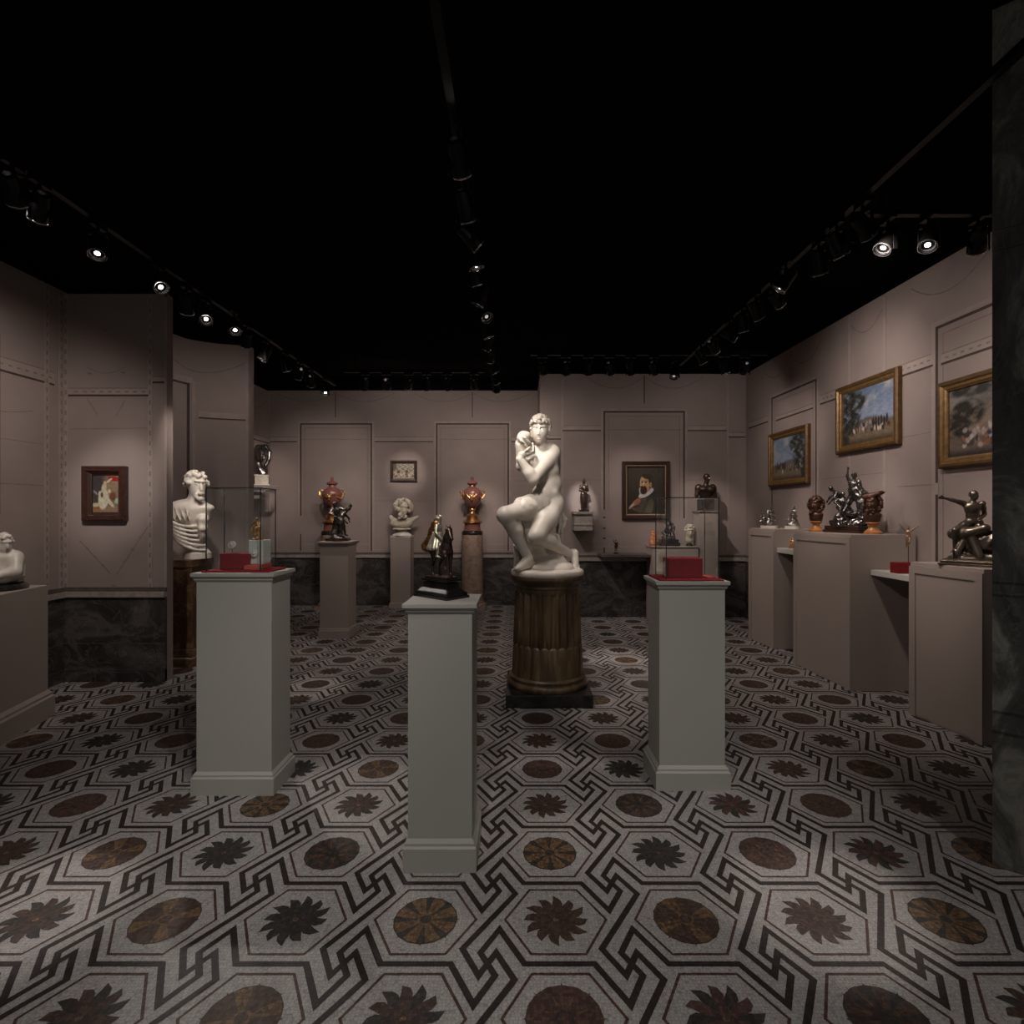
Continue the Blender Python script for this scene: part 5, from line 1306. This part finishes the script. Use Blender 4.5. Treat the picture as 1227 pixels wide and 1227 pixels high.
def rider():
    a = math.radians(-41)
    t = thing('equestrian_bronze', 'bronze of an armoured rider on horseback on a stepped black stone base, front pedestal', 'statuette', (-.3315, 2.343, 1.045), a)
    mb = MB(); mb.box(-.108, .108, -.064, .064, 0, .012, 'black_stone'); mb.box(-.102, .102, -.058, .058, .012, .024, 'black_stone'); mb.prism(rect(-.098, .098, -.054, .054), .024, .040, 'black_stone', rect(-.080, .080, -.040, .040)); mb.build('base', t, bevel=.002)
    mb = MB(); mb.box(-.074, .074, -.036, .036, .040, .064, 'black_stone'); mb.prism(rect(-.074, .074, -.036, .036), .064, .072, 'black_stone', rect(-.082, .082, -.044, .044)); mb.box(-.082, .082, -.044, .044, .072, .080, 'black_stone'); mb.build('plinth', t, bevel=.0015)
    mb = MB(); mb.box(-.070, .070, -.034, .034, .080, .088, 'bronze'); mb.build('ground', t, bevel=.002)
    S = Sculpt(.004); z = .088; s = .195
    horse(S, s, (0, 0, 0)); o = S.build('horse', 'bronze', t, .0024); o.location = (.004, 0, z); o.rotation_euler = (0, 0, -.30)
    H = .205; zz = z+.70*s
    R = rotz(PI/2+.55)      # the rider turns towards the entrance
    S = Sculpt(.004)
    human(S, H, dict(pel=(0, 0, .10), che=(0, -.01, .30), nk=(0, -.01, .405), hd=(0, -.02, .50), sl=(.11, -.01, .375), sr=(-.11, -.01, .375), el=(.17, .0, .23), wl=(.16, -.14, .20), er=(-.20, -.02, .24), wr=(-.21, -.12, .14),
                     hl=(.06, 0, .08), kl=(.17, -.12, -.02), al=(.20, -.06, -.24), tl=(.21, -.14, -.27), hr=(-.06, 0, .08), kr=(-.18, -.10, -.02), ar=(-.20, -.04, -.24), tr=(-.21, -.12, -.27)),
          (-.02, 0, zz), R, None, 'helmet', 1.38, False, True, 3, .8)
    S.build('rider', 'armour', t, .0022)
    S = Sculpt(.004)       # skirt and saddle cloth
    c = np.array([-.02, 0, zz])
    for k in range(16):
        b = 2*PI*k/16; S.cap(c+v3(.017*math.cos(b), .017*math.sin(b), .045), c+v3(.038*math.cos(b), .042*math.sin(b), -.018), .007, .009, .004)
    S.ell(c+v3(0, 0, -.012), (.048, .034, .014)); S.build('skirt', 'armour', t, .0024)
    S = Sculpt(.004)       # cloak falling over the croup
    S.path([c+v3(-.012, 0, .085), c+v3(-.032, .004, .05), c+v3(-.05, .006, .012), c+v3(-.075, .006, -.012)], .020, .028, .008, 0, (.003, 300)); S.build('cloak', 'horse', t, .0024)
    mb = MB(); w = c+R@(v3(.16, -.16, .20)*H); mb.tube([w+np.array([.006, -.004, -.11]), w, w+np.array([-.003, .002, .03])], [.0022, .0025, .0020], 'silver', 8); mb.build('sword', t, True)
rider()

# ------------------------------------------------------------------ bronze groups and small figures
def wrestlers():
    t = thing('bronze_group', 'dark bronze of two entwined fighting figures in front of a red urn', 'statuette', (X_(405, 6.31), 6.31, 1.085), .1)
    slab(t, .125, .10, .03, 'bronze', .3)
    S = Sculpt(.008)
    human(S, .40, dict(STRIDE, **dict(che=(-.05, -.06, .72), hd=(-.10, -.13, .90), nk=(-.07, -.08, .82), sl=(.06, -.06, .79), sr=(-.16, -.07, .78), el=(.14, -.2, .74), wl=(.26, -.2, .84), er=(-.24, -.16, .64), wr=(-.10, -.26, .56))), (.0, .01, .055), rotz(.3), None, 'beard', 1.3, seed=4)
    human(S, .36, dict(BEND), (.03, -.05, .05), rotz(2.2), None, 'curl', 1.3, seed=6); S.path([(.10, -.02, .34), (.135, -.02, .36), (.155, -.02, .40), (.14, -.02, .425)], .014, .006)
    rocks(S, .10, .06, 3); S.ell((.02, -.03, .19), (.06, .055, .08), None, .03, 0, (.008, 90)); S.build('figures', 'bronze_cool', t, .0048, floor=.022)
wrestlers()
def bracket_figure():
    t = thing('bronze_statuette', 'standing draped bronze woman with a plumed helmet on the grey-brown wall bracket', 'statuette', (X_(699.5, 7.3), 7.30, Z_(613, 7.2)))
    slab(t, .065, .055, .025, 'bronze', .1)
    S = Sculpt(.008); H = .395
    human(S, H, dict(el=(.15, -.02, .64), wl=(.0, -.12, .68), er=(-.15, -.02, .64), wr=(.04, -.13, .60)), (0, 0, .025), None, (-.4, -1, 0), 'helmet', 1.25, True, seed=2)
    for k in range(9):
        x = (-.07+.0175*k)*H; S.cap((x*.8, -.035*H, .48*H), (x*1.1, -.05*H, .07*H), .016*H, .020*H, .006)
    S.cap((0, 0, .5*H), (0, .0, .09*H), .085*H, .085*H, .02); S.path([(0, 0, .4), (.012, 0, .425), (.006, 0, .44)], .008, .004)
    S.build('figure', 'bronze', t, .0048)
bracket_figure()
def shelf_bronze():
    t = thing('bronze_statuette', 'tiny standing bronze figure on the dark stone wall shelf', 'statuette', (X_(738, 7.24), 7.24, .868))
    slab(t, .03, .03, .02, 'bronze', .2); S = Sculpt(.005); human(S, .165, dict(UP1, wr=(-.20, -.08, .98)), (0, 0, .02), None, None, 'cap', 1.25, feats=False); S.build('figure', 'bronze', t, .0035)
shelf_bronze()
def back_cabinet_things():
    t = thing('terracotta_figure', 'small orange terracotta figure with a dark head on the back wall cabinet', 'statuette', (1.745, 7.17, .976), .5)
    slab(t, .05, .05, .02, 'ochre_marble', .2); S = Sculpt(.008); S.cap((0, 0, .03), (0, 0, .13), .055, .04, .02, 0, (.006, 70)); human(S, .22, dict(SIT), (0, .0, .10), None, None, 'cap', 1.3, feats=False); S.build('figure', 'terracotta', t, .0048, floor=.012)
    t = thing('bronze_group', 'black bronze figure group on a block, seen through the right glass case', 'statuette', (1.945, 7.17, .976), 0)
    slab(t, .135, .085, .085, 'black_stone', .15, 2)
    S = Sculpt(.008); rocks(S, .09, .04, 5); human(S, .26, dict(CROUCH), (-.05, 0, .02), rotz(.9), None, 'curl', 1.3, feats=False); human(S, .27, dict(BEND, **STRIDE), (.06, .0, .01), rotz(-1.2), None, 'cap', 1.3, feats=False); S.path([(.0, 0, .12), (-.03, -.02, .20), (-.09, -.02, .23)], .014, .008)
    o = S.build('figures', 'bronze_cool', t, .0048, floor=-.004); o.location = (0, 0, .085)
    t = thing('marble_bust', 'cream marble head on the right end of the back wall cabinet', 'bust', (X_(826, 7.17), 7.17, .976), .2)
    socle(t, .05, .07, 'black_stone'); S = Sculpt(.02); S.cap((0, 0, .075), (0, 0, .13), .05, .045); head(S, (0, -.01, .185), 1.12, (-.3, -1, -.1), (0, 0, 1), 'curl', 3); S.build('head', 'warm_marble', t, .0055)
back_cabinet_things()
def silver_pair():
    for (x, y, l, sd, rz) in ((2.735, 6.02, 'small silvery group of two figures on a white base, far end of the far cabinet', 3, -.5), (2.875, 5.78, 'small silvery seated figure on a white base, nearer end of the far cabinet', 7, -.8)):
        t = thing('silvered_group', l, 'statuette', (x, y, 1.235), rz)
        slab(t, .085 if sd == 3 else .07, .06, .03, 'white_marble', .3)
        S = Sculpt(.008); rocks(S, .065, .045, sd); S.cap((0, .02, 0), (0, .02, .05), .05, .04)
        human(S, .225, dict(SIT, hd=(.02, -.05, .525), wl=(.17, -.15, .30)), (0.01, .01, .075), rotz(.6 if sd == 3 else -.5), None, 'curl', 1.3, feats=False)
        if sd == 3: human(S, .20, dict(CROUCH), (-.05, -.02, .02), rotz(-.8), None, 'cap', 1.3, feats=False)
        o = S.build('figures', 'silver', t, .0046, floor=-.005); o.location = (0, 0, .03)
silver_pair()
def gilt_tiny():
    t = thing('gilt_statuette', 'tiny gilt seated figure on the white shelf between the far and middle cabinets', 'statuette', (2.755, 5.56, 1.045), -.8)
    slab(t, .03, .025, .012, 'ochre_marble', .2); S = Sculpt(.004); S.cap((0, 0, .01), (0, 0, .04), .022, .016); human(S, .13, dict(SIT), (0, 0, .028), None, None, 'cap', 1.3, feats=False); S.build('figure', 'gilt', t, .003)
gilt_tiny()
def big_group():
    t = thing('bronze_group', 'large glossy black bronze group of struggling figures on the middle cabinet', 'statuette', (2.84, 4.74, 1.234), -1.32)
    slab(t, .195, .10, .022, 'dark_frame', .1); mb = MB(); mb.box(-.18, .18, -.088, .088, .022, .058, 'dark_frame'); mb.build('base', t, bevel=.004)
    S = Sculpt(.008); rocks(S, .14, .10, 12, 12)
    human(S, .36, dict(STRIDE, **dict(UP1, er=(-.14, -.05, .92), wr=(-.12, -.06, 1.06), che=(.0, -.05, .72))), (.055, .0, .09), rotz(.3), None, 'beard', 1.3, seed=5)
    human(S, .33, dict(BEND), (-.075, .0, .055), rotz(-.6), None, 'curl', 1.3, seed=8)
    human(S, .32, dict(SIT, wl=(.2, -.15, .34), er=(-.2, -.05, .33)), (-.02, -.045, .10), rotz(.9), None, 'cap', 1.3, seed=9)
    human(S, .30, dict(CROUCH), (.07, -.05, .03), rotz(-.9), None, 'cap', 1.3, seed=10)
    S.path([(.06, 0, .30), (.10, .02, .26), (.13, .02, .17), (.12, .02, .08)], .05, .045, .02, 0, (.008, 80)); S.path([(-.09, -.03, .05), (-.12, -.05, .02), (-.15, -.04, .03)], .03, .02, .01)
    o = S.build('figures', 'bronze_cool', t, .0046, floor=-.004); o.location = (0, 0, .058)
big_group()
def dancer():
    mb = MB(); mb.box(-.07, .07, -.045, .045, 0, .080, 'velvet'); o = mb.build('red_box', bevel=.003); o.location = (2.85, 4.085, .956); tag(o, 'small red block on the white shelf under the little dancer', 'block')
    t = thing('gilt_dancer', 'little bronze dancer with raised arms on a thin rod above the red block', 'statuette', (2.876, 4.07, 1.036), -1.0)
    mb = MB(); mb.tube([(0, 0, 0), (0, 0, .135)], .0028, 'bronze', 8); mb.build('rod', t)
    S = Sculpt(.004); human(S, .165, dict(UP2, kl=(.05, -.09, .30), al=(.02, .02, .17), tl=(.02, -.02, .12), hl=(.045, 0, .5)), (0, 0, .105), rotz(.4), None, 'cap', 1.3, True, seed=2); S.build('figure', 'bronze_pale', t, .0028)
M['bronze_pale'] = mat('pale_brown_bronze', (.38, .24, .16), .35, .6, var=.3, scale=20)
dancer()
def fighter():
    t = thing('bronze_group', 'bronze nude man with outstretched fist over a fallen beast, beside the black pillar', 'statuette', (2.955, 3.545, 1.062), -.85)
    mb = MB(); mb.box(-.19, .19, -.115, .115, 0, .016, 'bronze_grey'); mb.box(-.18, .18, -.105, .105, .016, .030, 'bronze'); mb.prism(rect(-.18, .18, -.105, .105), .030, .042, 'bronze_grey', rect(-.165, .165, -.09, .09)); mb.build('base', t, bevel=.003)
    S = Sculpt(.010); H = .44
    human(S, H, dict(pel=(-.02, .02, .56), che=(-.03, -.0, .745), nk=(-.03, -.01, .85), hd=(-.01, -.03, .935), sl=(.085, .0, .815), sr=(-.135, -.02, .82), er=(-.24, -.08, .86), wr=(-.36, -.12, .90), dr=(-1, -.2, .1), el=(.12, .10, .66), wl=(.05, -.06, .58),
                     hl=(.04, .02, .53), kl=(.08, -.10, .30), al=(.10, .02, .10), tl=(.12, -.07, .06), hr=(-.07, .0, .53), kr=(-.24, -.16, .42), ar=(-.24, -.10, .14), tr=(-.28, -.20, .10)), (-.02, .02, .0), rotz(.25), (.8, -.7, 0), 'cap', 1.22, False, True, 4, .9)
    S.ell((.03, .0, .10), (.12, .07, .07), roty(-.3), .02, 0, (.006, 60)); S.path([(.05, 0, .12), (.11, -.01, .17), (.165, -.01, .225)], .055, .020, .015); S.cap((.14, 0, .20), (.155, .02, .235), .02, .006); S.cap((-.06, -.03, .13), (-.10, -.06, .03), .03, .022); S.cap((-.02, -.05, .13), (.02, -.08, .03), .03, .022)
    S.path([(-.12, -.03, .16), (-.04, -.05, .17), (.04, -.05, .20)], .036, .03, .012); S.path([(.12, .0, .09), (.17, -.02, .05), (.13, -.05, .02)], .032, .02)
    for i in range(5): S.ell((.05+.025*i, -.06, .02), (.022, .02, .02), None, .006)
    S.ell((.0, 0, .0), (.16, .09, .035), None, .02, 0, (.006, 50))
    o = S.build('figures', 'bronze_grey', t, .0048); o.location = (0, 0, .042)
fighter()
def putto():
    t = thing('marble_figure', 'small white marble crouching child on a round black base, on the broad pedestal', 'statue', (-3.42, 3.56, .905), .5)
    mb = MB(); mb.lathe([(.19, 0), (.195, .015), (.18, .03), (.165, .04), (.17, .05), (.001, .052)], 'black_stone', seg=48); mb.build('base', t, True)
    S = Sculpt(.02); S.ell((.05, 0, .13), (.12, .10, .08), None, .03); S.ell((.06, -.02, .20), (.11, .08, .07), None, .03); S.ell((-.08, 0, .14), (.10, .09, .09), None, .03)
    head(S, (.085, -.06, .30), .82, (.6, -.8, -.25), (0, 0, 1), 'curl', 5); S.cap((.07, -.02, .22), (.08, -.05, .27), .045, .04)
    S.cap((.14, -.04, .21), (.15, -.10, .12), .04, .032); S.cap((.15, -.10, .12), (.06, -.14, .10), .032, .025); S.cap((-.02, -.06, .22), (-.06, -.13, .13), .04, .03); S.cap((-.08, -.05, .13), (.02, -.13, .10), .06, .05); S.cap((.02, -.13, .10), (-.08, -.14, .07), .045, .035)
    for k in range(4): S.path([(.16, .0, .15-.022*k), (.10, -.10, .11-.015*k), (.0, -.11, .10-.012*k)], .016, .014, .008)
    S.ell((0, 0, .07), (.15, .12, .03), None, .02); S.build('body', 'white_marble', t, .0055)
putto()
def case_figurine():
    t = thing('gilt_figurine', 'gilt seated figurine with a pink face on the small white display block', 'statuette', (-1.372, 2.89, 1.261), -.3)
    mb = MB(); mb.lathe([(.030, 0), (.030, .006), (.026, .009), (.001, .010)], 'ochre_marble', seg=24); mb.build('base', t, True)
    S = Sculpt(.004); S.cap((0, .005, .008), (0, .005, .04), .020, .016); human(S, .135, dict(SIT, wr=(-.02, -.13, .42), er=(-.14, -.10, .30)), (0, 0, .035), None, None, 'cap', 1.25, True); S.path([(.01, -.02, .03), (.02, -.03, .016), (.028, -.03, .012)], .010, .007); S.build('figure', 'gilt', t, .0024)
case_figurine()
